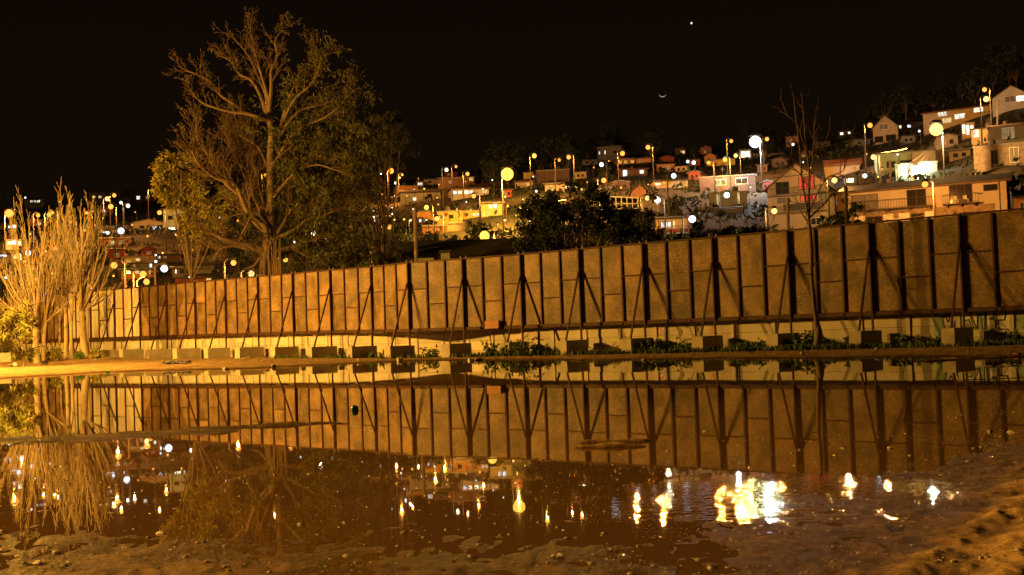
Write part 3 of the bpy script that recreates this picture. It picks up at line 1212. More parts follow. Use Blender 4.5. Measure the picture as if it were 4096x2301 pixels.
# bare poplars in front of the far end of the fence
PP = [dict(seg=.5, wob=.07, up=.085, bare=.14, kids=9, angle=.36, ratio=.40, taper=.85, sides=5, rmin=.012),
      dict(seg=.4, wob=.09, up=.20, bare=.10, kids=6, angle=.38, ratio=.46, taper=.8, sides=3, rmin=.011),
      dict(seg=.35, wob=.10, up=.18, bare=.1, kids=0, angle=.4, ratio=.5, taper=.75, sides=3, rmin=.010)]


def poplar(stems, Y, label, seed):
    """stems: (base px, base py, dx px at top, top py, forks)"""
    r = random.Random(seed)
    b = at(stems[0][0], stems[0][1], Y)
    root = empty('bare_poplar', (b.x, b.y, gz(b.x, b.y)), label, 'tree', 'bare poplars by the far end of the fence')
    thick, thin, tips = MB(), MB(), []
    for (bx, by, fx, fy, rad, tops) in stems:
        p0 = at(bx, by, Y + r.uniform(-.4, .4))
        p0.z = gz(p0.x, p0.y) - .2
        p1 = at(fx, fy, p0.y)
        sp = smooth_path([p0, p0.lerp(p1, .5) + rvec(r) * .08, p1], 4)
        thick.tube(sp, [rad * (1.25 if i == 0 else 1 - .03 * i) for i in range(len(sp))], 8)
        for (tx, ty) in tops:
            t = at(tx, ty, p0.y + r.uniform(-2.2, 2.2))
            v = t - p1
            d = v.normalized()
            d = (d + Vector((d.x * .35, d.y * .35, -.25))).normalized()
            grow(thin, r, p1 - d * .1, d, v.length * .84, rad * r.uniform(.36, .52), 0, PP, tips, thick)
    thick.build('trunk', 'bark_pale', root, True)
    thin.build('twigs', 'twig', root)


poplar([(150, 1425, 145, 1285, .24, [(-30, 930), (10, 870), (60, 840), (110, 800), (150, 850), (60, 980), (-60, 1010), (180, 900), (120, 900), (-80, 1120), (30, 1080), (90, 1010)]),
        (172, 1425, 182, 1290, .15, [(210, 830), (235, 900), (190, 960), (270, 960), (225, 1020), (290, 1120)])], 78.0, 'bare pale poplar with many upright twigs beside the green shrub tree', 31)
poplar([(345, 1428, 325, 1245, .27, [(250, 770), (280, 750), (310, 735), (330, 790), (355, 770), (385, 800), (410, 830), (300, 860), (360, 860), (230, 840), (425, 930), (400, 1010), (270, 930), (410, 1090)]),
        (352, 1425, 350, 1235, .13, [(500, 1110), (430, 1130), (440, 1050)]),
        (262, 1420, 262, 1215, .16, [(215, 860), (245, 800), (265, 830), (290, 880), (230, 940), (280, 960)]),
        (288, 1420, 290, 1215, .12, [(300, 800), (320, 880), (310, 980), (340, 940)]),
        (300, 1422, 276, 1225, .10, [(200, 980), (230, 1040), (250, 900)])], 80.5, 'bare pale poplar clump with tall twigs nearest the pale fence panels', 47)
poplar([(232, 1430, 240, 1290, .10, [(200, 1010), (240, 960), (262, 1030), (290, 1070)]), (60, 1420, 60, 1290, .09, [(20, 1060), (60, 1000), (100, 1080), (130, 1130)])], 86.0, 'slim bare saplings behind the two bare poplars', 53)


def bare_tree():
    r = random.Random(5)
    Y = 47.2
    b = at(3262, 1345, Y)
    g = gz(b.x, b.y)
    root = empty('leafless_tree', (b.x, b.y, g), 'slender leafless tree standing in front of the dark end of the fence', 'tree')
    tr, tw, tips = MB(), MB(), []
    base = Vector((b.x, b.y, g - .2))
    tr.tube(smooth_path([base, at(3268, 1310, Y), at(3258, 1230, Y), at(3246, 1100, Y), at(3246, 1000, Y), at(3238, 900, Y)], 3), [.17, .13, .115, .11, .105] + [.10 - .003 * i for i in range(11)], 8)
    tr.tube([base, at(3275, 1330, Y - .05), at(3272, 1300, Y)], [.20, .15, .10], 7)
    T3 = [dict(seg=.3, wob=.12, up=.06, bare=.2, kids=4, angle=.5, ratio=.42, taper=.75, sides=4, rmin=.009), dict(seg=.25, wob=.14, up=.06, bare=.2, kids=0, angle=.5, ratio=.5, taper=.7, sides=3, rmin=.007)]
    for pts, r0, s in (([(3238, 920), (3235, 800), (3238, 700), (3228, 600), (3220, 540), (3215, 460), (3205, 370)], .065, 9), ([(3236, 880), (3215, 760), (3205, 680), (3200, 600), (3190, 520), (3178, 420), (3176, 375)], .05, 8),
                       ([(3240, 870), (3270, 840), (3310, 800), (3345, 755)], .045, 5), ([(3205, 700), (3160, 660), (3120, 620)], .03, 4), ([(3236, 760), (3250, 640), (3255, 560), (3258, 470)], .03, 5), ([(3228, 620), (3190, 500), (3150, 460), (3124, 400)], .025, 4),
                       ([(3240, 840), (3300, 720), (3375, 680), (3390, 600), (3400, 560)], .03, 5), ([(3250, 640), (3290, 590), (3318, 520), (3320, 460)], .02, 3), ([(3240, 900), (3205, 850), (3205, 830)], .04, 2)):
        limb(tr, tw, r, path3(pts, Y, r, 0.05), r0, .011, s, T3, tips, 5, length=(.5, 1.3))
    # broken stubs
    for (x, y, dx, dy) in ((3250, 1060, 40, -16), (3247, 1100, -30, -6)):
        tr.tube([at(x, y, Y), at(x + dx, y + dy, Y - .2)], [.03, .02], 5)
    tr.build('trunk', 'bark', root, True)
    tw.build('twigs', 'twig_brown', root)


bare_tree()


# ------------------------------------------------------------------ weeds, grass, litter along the fence
GPY = 5.0 * np.exp(np.linspace(0, math.log(19.0), 700))


def ground_pt(px, py):
    """where the line of sight through a pixel meets the ground near the fence"""
    q = at(px, py, 1.0)
    X, Z = q.x * GPY, CH + (q.z - CH) * GPY
    k = np.nonzero(Z <= ground_h(X, GPY))[0]
    Y = float(GPY[k[0]]) if len(k) else 95.0
    for a, b in zip(POSTS[:-1], POSTS[1:]):          # never behind the line of the footing blocks
        xa, xb = proj(a)[0], proj(b)[0]
        if xa <= px <= xb:
            Y = min(Y, a.y + (b.y - a.y) * (px - xa) / (xb - xa) - 1.25)
    return at(px, py, Y)


def weed(px, py, hgt, wid, label, mt='leaf_green', n=110, ln=.17, w=.10, stems=9, Y=None):
    r = random.Random(int(px * 3 + py))
    p = ground_pt(px, py) if Y is None else at(px, py, Y)
    g = gz(p.x, p.y)
    root = empty('weed_plant', (p.x, p.y, g), label, 'plant', 'weeds along the fence')
    st, lv = MB(), MB()
    for _ in range(stems):
        a = Vector((p.x + r.gauss(0, wid * .18), p.y + r.gauss(0, wid * .15), g - .03))
        t = a + Vector((r.gauss(0, wid * .28), r.gauss(0, wid * .2), hgt * r.uniform(.5, 1.05)))
        st.tube([a, a.lerp(t, .5) + rvec(r) * .04, t], [.010, .008, .004], 3)
        for _k in range(int(n / stems)):
            leaf(lv, r, a.lerp(t, r.uniform(.2, 1)) + rvec(r) * .05, ln * r.uniform(.6, 1.3), w * r.uniform(.7, 1.2), .1)
    st.build('stem', mt, root)
    lv.build('foliage', mt, root)


WEEDS = [(1545, 1415, .55, .7, 'small leafy weed beside the second concrete block left of the bend'), (1610, 1345, .5, .5, 'leafy sprig growing on top of a concrete block'), (1480, 1430, .35, .8, 'low broad leaved weed in front of a concrete block'), (1725, 1400, .55, .8, 'dark leafy weed in the shade right of the bend'),
         (1965, 1415, .85, .9, 'tall leafy weed below the orange board'), (2100, 1425, .95, 1.1, 'big leafy weed covering a concrete block'), (2020, 1425, .55, .8, 'leafy weed left of the big leafy weed'), (2190, 1420, .50, 1.2, 'spreading leafy weed right of the big leafy weed'),
         (3240, 1385, .75, 1.1, 'large leafy weed at the foot of the leafless tree'), (3180, 1395, .45, .9, 'low weed left of the leafless tree'), (3310, 1385, .45, .9, 'low weed right of the leafless tree'), (3400, 1370, .60, .5, 'upright weed halfway to the next block past the leafless tree'), (3625, 1385, .60, .8, 'leafy weed in the dark shadow of the twelfth block'),
         (3730, 1375, .40, .9, 'low weed before the graffiti wall'), (4075, 1360, .55, .8, 'leafy weed at the right edge under the graffiti'), (3150, 1300, .45, .4, 'wispy weed sprouting on a block left of the leafless tree'), (2640, 1385, .60, 1.6, 'bushy weed against the wall left of the grey mural'), (2760, 1400, .40, 1.4, 'bushy weed under the grey mural'),
         (2560, 1400, .65, 1.1, 'feathery weed hiding a concrete block'), (2980, 1390, .40, 1.4, 'low bushy weed right of the grey mural'), (3060, 1390, .45, 1.2, 'low bushy weed before the wall left of the leafless tree')]
for x, y, h, w_, lb in WEEDS:
    weed(x, y, h, w_, lb, n=150 if w_ < 1 else 260, stems=9 if w_ < 1 else 16)
for x, y, h, w_, lb in [(1170, 1425, .35, 1.6, 'dry brown weeds heaped before a concrete block'), (1230, 1430, .30, 1.2, 'dry brown weeds right of the white chair frame'), (250, 1420, .35, 1.2, 'dry brown weeds at the foot of the bare poplars'), (2450, 1405, .55, 1.6, 'thin dry stalks against the lit wall'), (300, 1412, .45, 1.0, 'dry brush pile between the poplar trunks')]:
    weed(x, y, h, w_, lb, 'dry_weed', 160, .14, .03, 22)
for x, y, h, w_, lb in [(215, 1330, 1.3, 1.6, 'yellow leafy shrub between the poplar trunks'), (190, 1390, .9, 1.1, 'yellow green shrub left of the poplar clump'), (320, 1400, .5, .6, 'small round green plant by the poplar clump'), (375, 1345, .7, .8, 'yellow leaves sprouting on the poplar trunk')]:
    weed(x, y, h, w_, lb, 'leaf_yellow' if 'yellow' in lb else 'leaf_green', 260, .20, .15, 14, Y=79.0)


def grass():
    r = random.Random(3)
    m = MB()
    qs = []
    for (x0, x1, dens, out0, out1) in ((-4.6, 0.5, 900, .9, 2.2), (.5, 6.5, 1600, .7, 2.3), (6.5, 13.5, 5200, .5, 2.6), (13.5, 22, 4200, .6, 2.8), (-12, -9, 420, 1.4, 2.4)):
        cand = [(i, p) for i, p in enumerate(POSTS) if x0 - 1.5 <= p.x <= x1 + 1.5]
        for _ in range(dens):
            i, p = r.choice(cand)
            N_, D = normal_at(i)
            qs.append(p + D * r.uniform(-.7, .7) + N_ * (r.uniform(out0, out1) if r.random() < .8 else r.uniform(-.3, 2.4)))
    xs, ys = np.array([q.x for q in qs]), np.array([q.y for q in qs])
    gs, ns = ground_h(xs, ys), vnoise(xs * .8, ys * .8, 33)
    for q, g, n in zip(qs, gs.tolist(), ns.tolist()):
        if n < -.18 or g < .02:
            continue
        h = r.uniform(.08, .30)
        a = r.uniform(0, math.pi)
        s = Vector((math.cos(a), math.sin(a), 0)) * .026
        t = Vector((r.gauss(0, .05), r.gauss(0, .05), h))
        b = Vector((q.x, q.y, g - .01))
        m.add([b - s, b + s, b + t * .6 + s * .7 + rvec(r) * .01, b + t], [(0, 1, 2, 3)])
    tag(m.build('grass', 'grass'), 'short green grass along the foot of the fence', 'grass', kind='stuff')


grass()


def rock_mesh(r, name='stone'):
    me = ico(1.0, 2)
    me.name = name
    sx, sy, sz = r.uniform(.75, 1.25), r.uniform(.7, 1.1), r.uniform(.45, .8)
    o = r.uniform(0, 50)
    for v in me.vertices:
        n = 1 + .35 * math.sin(v.co.x * 2.7 + o) * math.cos(v.co.y * 2.3 + o * .7) + .2 * math.sin(v.co.z * 4.1 + o * 1.3)
        v.co = Vector((v.co.x * sx, v.co.y * sy, v.co.z * sz)) * n
    return me


RR = random.Random(77)
ROCKS = []
for _ in range(7):
    _me = rock_mesh(RR)
    _me.materials.append(MATS['rock'])
    ROCKS.append(_me)
STONES = [(1200, 2100, 17), (1375, 2092, 14), (1590, 1936, 15), (1590, 2185, 13), (1385, 2225, 20), (640, 2136, 22), (220, 2215, 24), (190, 2198, 10), (100, 2140, 12), (215, 1867, 11), (30, 1840, 12), (1925, 1995, 16), (1915, 2185, 15), (1885, 2230, 22), (2245, 2230, 22), (1640, 2225, 18), (3560, 1795, 18), (3370, 1795, 16), (3340, 1822, 15), (3200, 1800, 12), (2820, 1727, 13),
          (3325, 2080, 14), (2995, 2100, 12), (3960, 1728, 18), (4046, 1730, 26), (4005, 1746, 12), (3925, 1788, 11), (2980, 1968, 14), (2600, 1922, 14), (3610, 2085, 9), (3925, 2265, 16), (2840, 2275, 18), (150, 2260, 26), (260, 2270, 20), (1980, 2095, 10), (1690, 2150, 12), (1785, 2120, 12), (1100, 1900, 10), (960, 1985, 12), (700, 2035, 10), (2310, 1990, 11), (2470, 1920, 10), (980, 1930, 12), (1710, 1905, 11), (880, 1890, 10)]
for i, (x, y, s) in enumerate(STONES):
    p = at(x, y, 10)
    k = CH / (CH - p.z)
    p = Vector((p.x * k, 10 * k, 0))
    r = s * p.y / FPX * .8
    g = max(gz(p.x, p.y), -.2 * r)
    o = link('stone', ROCKS[i % 7], None, Matrix.Translation((p.x, p.y, g + r * .12)) @ Matrix.Rotation(RR.uniform(0, 6), 4, 'Z') @ Matrix.Scale(r, 4))
    tag(o, 'small dark wet stone lying in the muddy puddle edge', 'stone', 'stones in the near puddle')


def pebbles():
    r = random.Random(9)
    m = MB()
    base = [v.co.copy() for v in ico(1, 1).vertices]
    faces = [tuple(p.vertices) for p in ico(1, 1).polygons]
    n = 0
    cand = [(r.uniform(-.47, .47), 6.0 * math.exp(r.random() ** 1.4 * 1.25)) for _ in range(16000)]
    ga = ground_h(np.array([c[0] * c[1] for c in cand]), np.array([c[1] for c in cand]))
    for (u, Y), g in zip(cand, ga.tolist()):
        if n >= 1500:
            break
        X = u * Y
        if g < -.035 and r.random() < .93:
            continue
        s = r.choice((.004, .005, .007, .007, .012)) * r.uniform(.7, 1.5) * (1 + .25 * max(0, Y - 8) / 8)
        g = max(g, -.004)
        q = Quaternion(rvec(r), r.uniform(0, 6))
        sc3 = Vector((1.2, .9, .6))
        m.add([Vector((X, Y, g + s * .2)) + Vector([a * b for a, b in zip(q @ v, sc3)]) * s * r.uniform(.85, 1.1) for v in base], faces)
        n += 1
    # stones scattered on the far bank
    cand = []
    for _ in range(1400):
        i = r.randrange(12, len(POSTS))
        N_, D = normal_at(i)
        cand.append(POSTS[i] + D * r.uniform(-.7, .7) + N_ * r.uniform(1.6, 9))
    ga = ground_h(np.array([c.x for c in cand]), np.array([c.y for c in cand]))
    for q, g in zip(cand, ga.tolist()):
        if g < -.01:
            continue
        s = r.uniform(.015, .045)
        m.add([Vector((q.x, q.y, g + s * .2)) + Vector((v.x * 1.2, v.y, v.z * .6)) * s * r.uniform(.8, 1.2) for v in base], faces)
        n += 1
    tag(m.build('gravel', 'rock'), 'small pebbles scattered over the mud and shore', 'gravel', kind='stuff')


pebbles()


def wet_grit():
    """wet crumbs of mud standing out of the film of water along the near edge"""
    r = random.Random(19)
    m = MB()
    base = [v.co.copy() for v in ico(1, 1).vertices]
    faces = [tuple(p.vertices) for p in ico(1, 1).polygons]
    cand = [(r.uniform(-.47, .47), 6.0 * math.exp(r.random() * 1.0)) for _ in range(30000)]
    xs, ys = np.array([c[0] * c[1] for c in cand]), np.array([c[1] for c in cand])
    ga = ground_h(xs, ys)
    cl = vnoise(xs * 2.1, ys * 1.1, 61) + .6 * vnoise(xs * 6, ys * 3, 62)
    n = 0
    for (u, Y), g, c in zip(cand, ga.tolist(), cl.tolist()):
        if not (-.022 < g < .016) or c < -.02 or n > 5200:
            continue
        if u < .05 and r.random() < .55:
            continue
        X = u * Y
        s = r.uniform(.003, .007) * (1 + .1 * (Y - 6))
        g = max(g, -.002)
        m.add([Vector((X, Y, g)) + Vector((v.x * 1.3, v.y, v.z * .8)) * s * r.uniform(.85, 1.1) for v in base], faces)
        n += 1
    tag(m.build('wet_grit', 'wet_grit', None, True), 'wet crumbs of mud glinting along the near puddle edge', 'grit', kind='stuff')


wet_grit()


def debris():
    r = random.Random(21)
    # crumpled blue tarpaulin
    p = ground_pt(708, 1456)
    g = gz(p.x, p.y)
    m = MB()
    nx, ny = 14, 8
    vs = [(p.x - .72 + 1.45 * i / nx + r.uniform(-.04, .04), p.y - .4 + .8 * j / ny + r.uniform(-.04, .04), g + .03 + .10 * max(0, math.sin(i * 1.3 + j * .7)) * (1 if 0 < i < nx and 0 < j < ny else 0) + r.uniform(0, .05)) for j in range(ny + 1) for i in range(nx + 1)]
    fs = [(j * (nx + 1) + i, j * (nx + 1) + i + 1, (j + 1) * (nx + 1) + i + 1, (j + 1) * (nx + 1) + i) for j in range(ny) for i in range(nx)]
    m.add(vs, fs)
    tag(m.build('tarpaulin', 'tarp'), 'crumpled blue tarpaulin lying on the lit shore', 'tarpaulin')
    # broken white chair frame
    p = ground_pt(968, 1432)
    g = gz(p.x, p.y)
    root = empty('chair_frame', (p.x, p.y, g), 'broken thin wire chair frame standing among rubbish by the fence', 'chair')
    for x in (-.25, .25):
        m = MB()
        m.tube([(p.x + x, p.y, g), (p.x + x, p.y, g + .45), (p.x + x, p.y + .1, g + .95)], .014, 5)
        m.build('leg', 'dark_metal', root)
        m = MB()
        m.tube([(p.x + x + .12, p.y - .45, g), (p.x + x + .1, p.y - .42, g + .45)], .014, 5)
        m.build('leg', 'dark_metal', root)
    m = MB()
    for k in range(6):
        x = -.25 + .1 * k
        m.tube([(p.x + x, p.y + .02, g + .5), (p.x + x, p.y + .1, g + .95)], .008, 4)
    m.tube([(p.x - .25, p.y + .1, g + .95), (p.x + .25, p.y + .1, g + .95)], .012, 4)
    m.build('backrest', 'dark_metal', root)
    m = MB()
    m.box(p.x - .26, p.x + .36, p.y - .44, p.y + .02, g + .44, g + .465)
    m.build('seat', 'wood', root)
    # rubble heap between two blocks
    root = None
    for i, (x, y, s) in enumerate(((1395, 1412, .24), (1420, 1408, .22), (1408, 1392, .18), (1432, 1400, .17), (1386, 1400, .14))):
        p = ground_pt(x, 1425)
        p = at(x, y, p.y + .3)
        me = rock_mesh(r)
        me.materials.append(MATS['rubble'])
        o = link('rubble_stone', me, None, Matrix.Translation((p.x, p.y, max(p.z, gz(p.x, p.y) + s * .3))) @ Matrix.Scale(s, 4))
        tag(o, 'pale broken rubble stone heaped between two concrete blocks', 'stone', 'rubble heap by the fence')
    # litter
    for nm, mt, x, y, s, lb in (('plastic_bag', 'white_plastic', 62, 1462, .16, 'white plastic bag on the shore below the green shrub tree'), ('plastic_bag', 'white_plastic', 45, 1464, .12, 'small white plastic scrap left of the white plastic bag'), ('rubbish_bag', 'black_plastic', 182, 1455, .20, 'dark rubbish bag beside a red cloth below the poplars'), ('red_cloth', 'red_plastic', 174, 1450, .13, 'red cloth lying on the dark rubbish bag'),
                               ('plastic_bottle', 'green_plastic', 430, 1490, .09, 'green bottle at the water edge'), ('white_stone', 'white_plastic', 1600, 1443, .14, 'white stone at the water edge below the bend of the fence'), ('white_stone', 'white_plastic', 1878, 1444, .10, 'small white stone at the water edge right of the bend'), ('tan_scrap', 'wood', 1915, 1442, .17, 'tan scrap of wood at the water edge'),
                               ('yellow_scrap', 'wall_yellow', 1436, 1443, .10, 'yellow scrap at the water edge'), ('pale_stone', 'rubble', 3530, 1390, .14, 'pale stone beside the twelfth block'), ('pale_stone', 'rubble', 3508, 1400, .09, 'small pale stone left of the twelfth block foot'), ('pale_stone', 'rubble', 2575, 1444, .10, 'pale stone at the water line under the feathery weed'), ('white_scrap', 'white_plastic', 902, 1478, .12, 'white scrap at the shore right of the blue tarpaulin'),
                               ('white_scrap', 'white_plastic', 1095, 1470, .13, 'white scrap on the shore below the dry weeds'), ('pale_stone', 'rubble', 3208, 1418, .12, 'pale stone on the bank below the leafless tree'), ('pink_scrap', 'wall_pink', 4068, 1420, .10, 'pink scrap on the mud at the right edge')):
        p = ground_pt(x, y)
        me = rock_mesh(r, nm)
        me.materials.append(MATS[mt])
        o = link(nm, me, None, Matrix.Translation((p.x, p.y, gz(p.x, p.y) + s * .3)) @ Matrix.Rotation(r.uniform(0, 3), 4, 'Z') @ Matrix.Scale(s, 4))
        tag(o, lb, nm.split('_')[-1])
    # green ball floating in the puddle
    p = at(1420, 1642, 19)
    k = CH / (CH - p.z)
    me = ico(.065, 3)
    me.name = 'ball'
    me.polygons.foreach_set('use_smooth', [True] * len(me.polygons))
    me.materials.append(MATS['green_plastic'])
    tag(link('ball', me, None, Matrix.Translation((p.x * k, 19 * k, .03))), 'green plastic ball floating in the puddle', 'ball')
    # planks and branches on the left shore
    for i, (x, y, L_, a) in enumerate(((330, 1432, 1.6, .3), (365, 1436, 1.2, -.4), (410, 1440, 1.0, .1), (255, 1440, 1.1, .6), (440, 1436, .8, -.2), (1020, 1440, .9, .2), (985, 1438, .7, -.5))):
        p = ground_pt(x, y)
        g = gz(p.x, p.y)
        m = MB()
        d = Vector((math.cos(a), math.sin(a), 0)) * L_ / 2
        c = Vector((p.x, p.y, g + .05))
        m.bar(c - d, c + d + Vector((0, 0, .12)), .10, .03)
        tag(m.build('plank', 'wood'), 'weathered loose plank lying on the littered shore near the fence foot', 'plank', 'loose planks on the shore')
    # low kerb wall by the left edge
    p = ground_pt(20, 1448)
    g = gz(p.x, p.y)
    m = MB()
    m.box(p.x - 4, p.x + .55, p.y - .3, p.y + .35, g - .2, g + .62)
    tag(m.build('concrete_barrier', 'concrete'), 'long low concrete barrier at the left edge below the green shrub tree', 'barrier')


debris()


# ------------------------------------------------------------------ paint marks and signs on fence and wall
def fence_frame(px, py):
    """point on the board face seen at a pixel, with the along-fence direction and the outward normal"""
    best = None
    for i in range(len(POSTS) - 1):
        a, b = POSTS[i], POSTS[i + 1]
        xa, xb = proj(a)[0], proj(b)[0]
        if xa <= px <= xb:
            N_, D = normal_at(i)
            t = (px - xa) / (xb - xa)
            p = a.lerp(b, t)
            q = at(px, py, p.y)
            return q, D, N_, i
    return None


def wall_frame(px, py):
    for i in range(len(WALL_PTS) - 1):
        a, b = WALL_PTS[i], WALL_PTS[i + 1]
        xa, xb = proj((a.x, a.y, 1))[0], proj((b.x, b.y, 1))[0]
        if xa <= px <= xb:
            D = Vector((b.x - a.x, b.y - a.y, 0)).normalized()
            t = (px - xa) / (xb - xa)
            p = a.lerp(b, t)
            q = at(px, py, p.y)
            N_ = Vector((D.y, -D.x, 0))
            return q, D, N_, i


def ribbon(mb, pts, w, D, N_, off):
    """a brush stroke lying on the surface"""
    for a, b in zip(pts[:-1], pts[1:]):
        t = (b - a)
        if t.length < 1e-6:
            continue
        t.normalize()
        s = t.cross(N_).normalized() * (w / 2)
        a2, b2 = a - t * w * .3, b + t * w * .3
        mb.poly([a2 - s + N_ * off, b2 - s + N_ * off, b2 + s + N_ * off, a2 + s + N_ * off], N_ * .004)


def strokes(frame, polylines, w, off, mt, name, root):
    """polylines in pixels of the photograph, on the plane of frame"""
    q0, D, N_, i = frame
    m = MB()
    for pl in polylines:
        pts = []
        for (x, y) in pl:
            # meet the plane
            d = at(x, y, q0.y) - Vector((0, 0, CH))
            o = Vector((0, 0, CH))
            t = (q0 - o).dot(N_) / d.dot(N_)
            pts.append(o + d * t)
        ribbon(m, pts, w, D, N_, off)
    return m.build(name, mt, root)


def fill(frame, outline, off, mt, name, root, thick=.004):
    q0, D, N_, i = frame
    pts = []
    o = Vector((0, 0, CH))
    for (x, y) in outline:
        d = at(x, y, q0.y) - o
        t = (q0 - o).dot(N_) / d.dot(N_)
        pts.append(o + d * t + N_ * off)
    m = MB()
    m.poly(pts, N_ * thick)
    return m.build(name, mt, root)


def marks():
    # numbers brushed in red on the boards
    B = -.018
    f = fence_frame(2190, 1258)
    strokes(f, [[(2178, 1250), (2184, 1243), (2186, 1270)], [(2195, 1245), (2205, 1248), (2204, 1262), (2194, 1268), (2191, 1255), (2196, 1245)], [(2176, 1262), (2190, 1270), (2206, 1258)], [(2178, 1246), (2200, 1262)], [(2180, 1266), (2204, 1246)], [(2182, 1254), (2203, 1256)]], .05, B, 'red_paint', 'painted_number', FENCE)
    f = fence_frame(2285, 1262)
    strokes(f, [[(2262, 1255), (2268, 1247), (2270, 1282)], [(2262, 1283), (2278, 1281)], [(2278, 1254), (2286, 1245), (2289, 1279)], [(2281, 1281), (2294, 1279)]], .035, B, 'red_paint', 'painted_number', FENCE)
    f = fence_frame(1565, 1296)
    strokes(f, [[(1570, 1290), (1563, 1285), (1558, 1292), (1565, 1297), (1571, 1288), (1569, 1306)]], .05, B, 'red_paint', 'painted_number', FENCE)
    f = fence_frame(3112, 1224)
    strokes(f, [[(3088, 1218), (3096, 1205), (3094, 1236)], [(3084, 1238), (3104, 1236)], [(3106, 1208), (3118, 1203), (3122, 1212), (3108, 1232), (3126, 1228)]], .03, B, 'red_paint', 'painted_number', FENCE)
    # orange board leaning on the beam of the fence
    f = fence_frame(1977, 1298)
    q, D, N_, i = f
    m = MB()
    M = Matrix.Translation(q + N_ * .16) @ Matrix.Rotation(math.atan2(D.y, D.x), 4, 'Z')
    m.box(-.43, .43, -.09, .09, -.21, .20, M)
    tag(m.build('orange_box', 'orange_board'), 'orange box sitting on the lower beam of the fence', 'box')
    # red lettering and the grey mural on the wall
    W = .032
    f = wall_frame(2640, 1320)
    fill(f, [(2628, 1305), (2672, 1301), (2671, 1328), (2628, 1331)], W, 'white_paint', 'poster', WALL_ROOT)
    strokes(f, [[(2637, 1326), (2634, 1308), (2645, 1326), (2643, 1305)], [(2652, 1309), (2647, 1318), (2650, 1327), (2657, 1325), (2657, 1312), (2652, 1309)], [(2629, 1314), (2633, 1313)], [(2658, 1312), (2664, 1310)]], .022, W + .005, 'red_paint', 'lettering', WALL_ROOT)
    f = wall_frame(2770, 1340)
    for ol in ([(2700, 1300), (2712, 1306), (2728, 1318), (2732, 1330), (2724, 1345), (2724, 1356), (2732, 1366), (2728, 1368), (2717, 1357), (2716, 1344), (2714, 1328), (2706, 1314)],
               [(2800, 1296), (2806, 1300), (2802, 1312), (2792, 1324), (2786, 1338), (2784, 1352), (2790, 1366), (2780, 1372), (2778, 1352), (2774, 1336), (2772, 1322), (2780, 1306)],
               [(2733, 1357), (2738, 1354), (2772, 1352), (2776, 1357), (2772, 1363), (2738, 1364)], [(2740, 1296), (2756, 1295), (2752, 1312), (2744, 1313)]):
        fill(f, ol, W, 'grey_paint', 'mural_shape', WALL_ROOT)
    strokes(f, [[(2728, 1368), (2745, 1374), (2765, 1373), (2780, 1366)]], .05, W, 'grey_paint', 'mural_shape', WALL_ROOT)
    strokes(f, [[(2774, 1388), (2784, 1374), (2792, 1382), (2804, 1386)], [(2718, 1338), (2720, 1352)]], .02, W + .003, 'red_paint', 'lettering', WALL_ROOT)
    f = wall_frame(2850, 1320)
    strokes(f, [[(2846, 1326), (2852, 1304), (2850, 1330)], [(2842, 1304), (2858, 1306)], [(2846, 1330), (2858, 1328)], [(2880, 1298), (2896, 1340)]], .022, W, 'red_paint', 'lettering', WALL_ROOT)
    f = wall_frame(2110, 1350)
    strokes(f, [[(2060, 1338), (2075, 1328), (2085, 1345)], [(2095, 1330), (2110, 1345), (2120, 1330)], [(2130, 1340), (2150, 1332)], [(2140, 1350), (2165, 1345), (2180, 1355)], [(2060, 1360), (2080, 1356)]], .02, W, 'red_paint', 'lettering', WALL_ROOT)
    # block letters at the right end: mint ground, white letters outlined in black
    S = lambda x, y: (3600 + x * .20736, 1200 + y * .20736)
    f = wall_frame(3830, 1300)
    q0, D, N_, i = f
    H = lambda pts: [S(*p) for p in pts]
    fill(f, H([(665, 235), (1040, 225), (1030, 690), (670, 700)]), .030, 'mint_paint', 'painted_ground', WALL_ROOT)
    fill(f, H([(1090, 225), (2392, 190), (2392, 560), (1090, 600)]), .030, 'mint_paint', 'painted_ground', WALL_ROOT)
    lets = [[(690, 300), (760, 255), (900, 250), (960, 320), (965, 390), (930, 430), (900, 345), (905, 285), (820, 290), (860, 480), (885, 610), (1040, 580), (1060, 430), (1110, 225), (1010, 225), (960, 330)],
            [(1100, 225), (1330, 215), (1500, 550), (1390, 540), (1340, 380), (1240, 400), (1230, 510), (1075, 510)],
            [(1350, 230), (1470, 220), (1500, 330), (1500, 545), (1420, 530)],
            [(1560, 225), (1640, 220), (1640, 570), (1600, 570)],
            [(1670, 300), (1690, 235), (1800, 215), (1810, 330), (1720, 370), (1830, 380), (1860, 565), (1680, 560)],
            [(1860, 215), (2050, 205), (2020, 385), (1890, 385), (1920, 540), (1880, 545)],
            [(2060, 205), (2210, 200), (2240, 400), (2140, 440), (2200, 550), (2160, 600), (2080, 560), (1920, 560), (1910, 400), (2030, 390)]]
    for k, L_ in enumerate(lets):
        pl = H(L_)
        fill(f, pl, .037, 'sky_paint' if k == 3 else 'white_paint', 'painted_letter', WALL_ROOT)
        strokes(f, [pl + [pl[0]]], .035, .043, 'black_paint', 'letter_outline', WALL_ROOT)
    strokes(f, [H([(1860, 640), (1900, 580), (1990, 558), (2080, 570), (2150, 620), (2170, 740)]), H([(885, 620), (905, 760), (980, 745), (1040, 715)]), H([(1960, 620), (1960, 690)]), H([(2040, 600), (2060, 700)]), H([(2110, 620), (2120, 700)]), H([(1760, 580), (1840, 640)]), H([(2200, 580), (2260, 690)])], .035, .043, 'black_paint', 'letter_outline', WALL_ROOT)
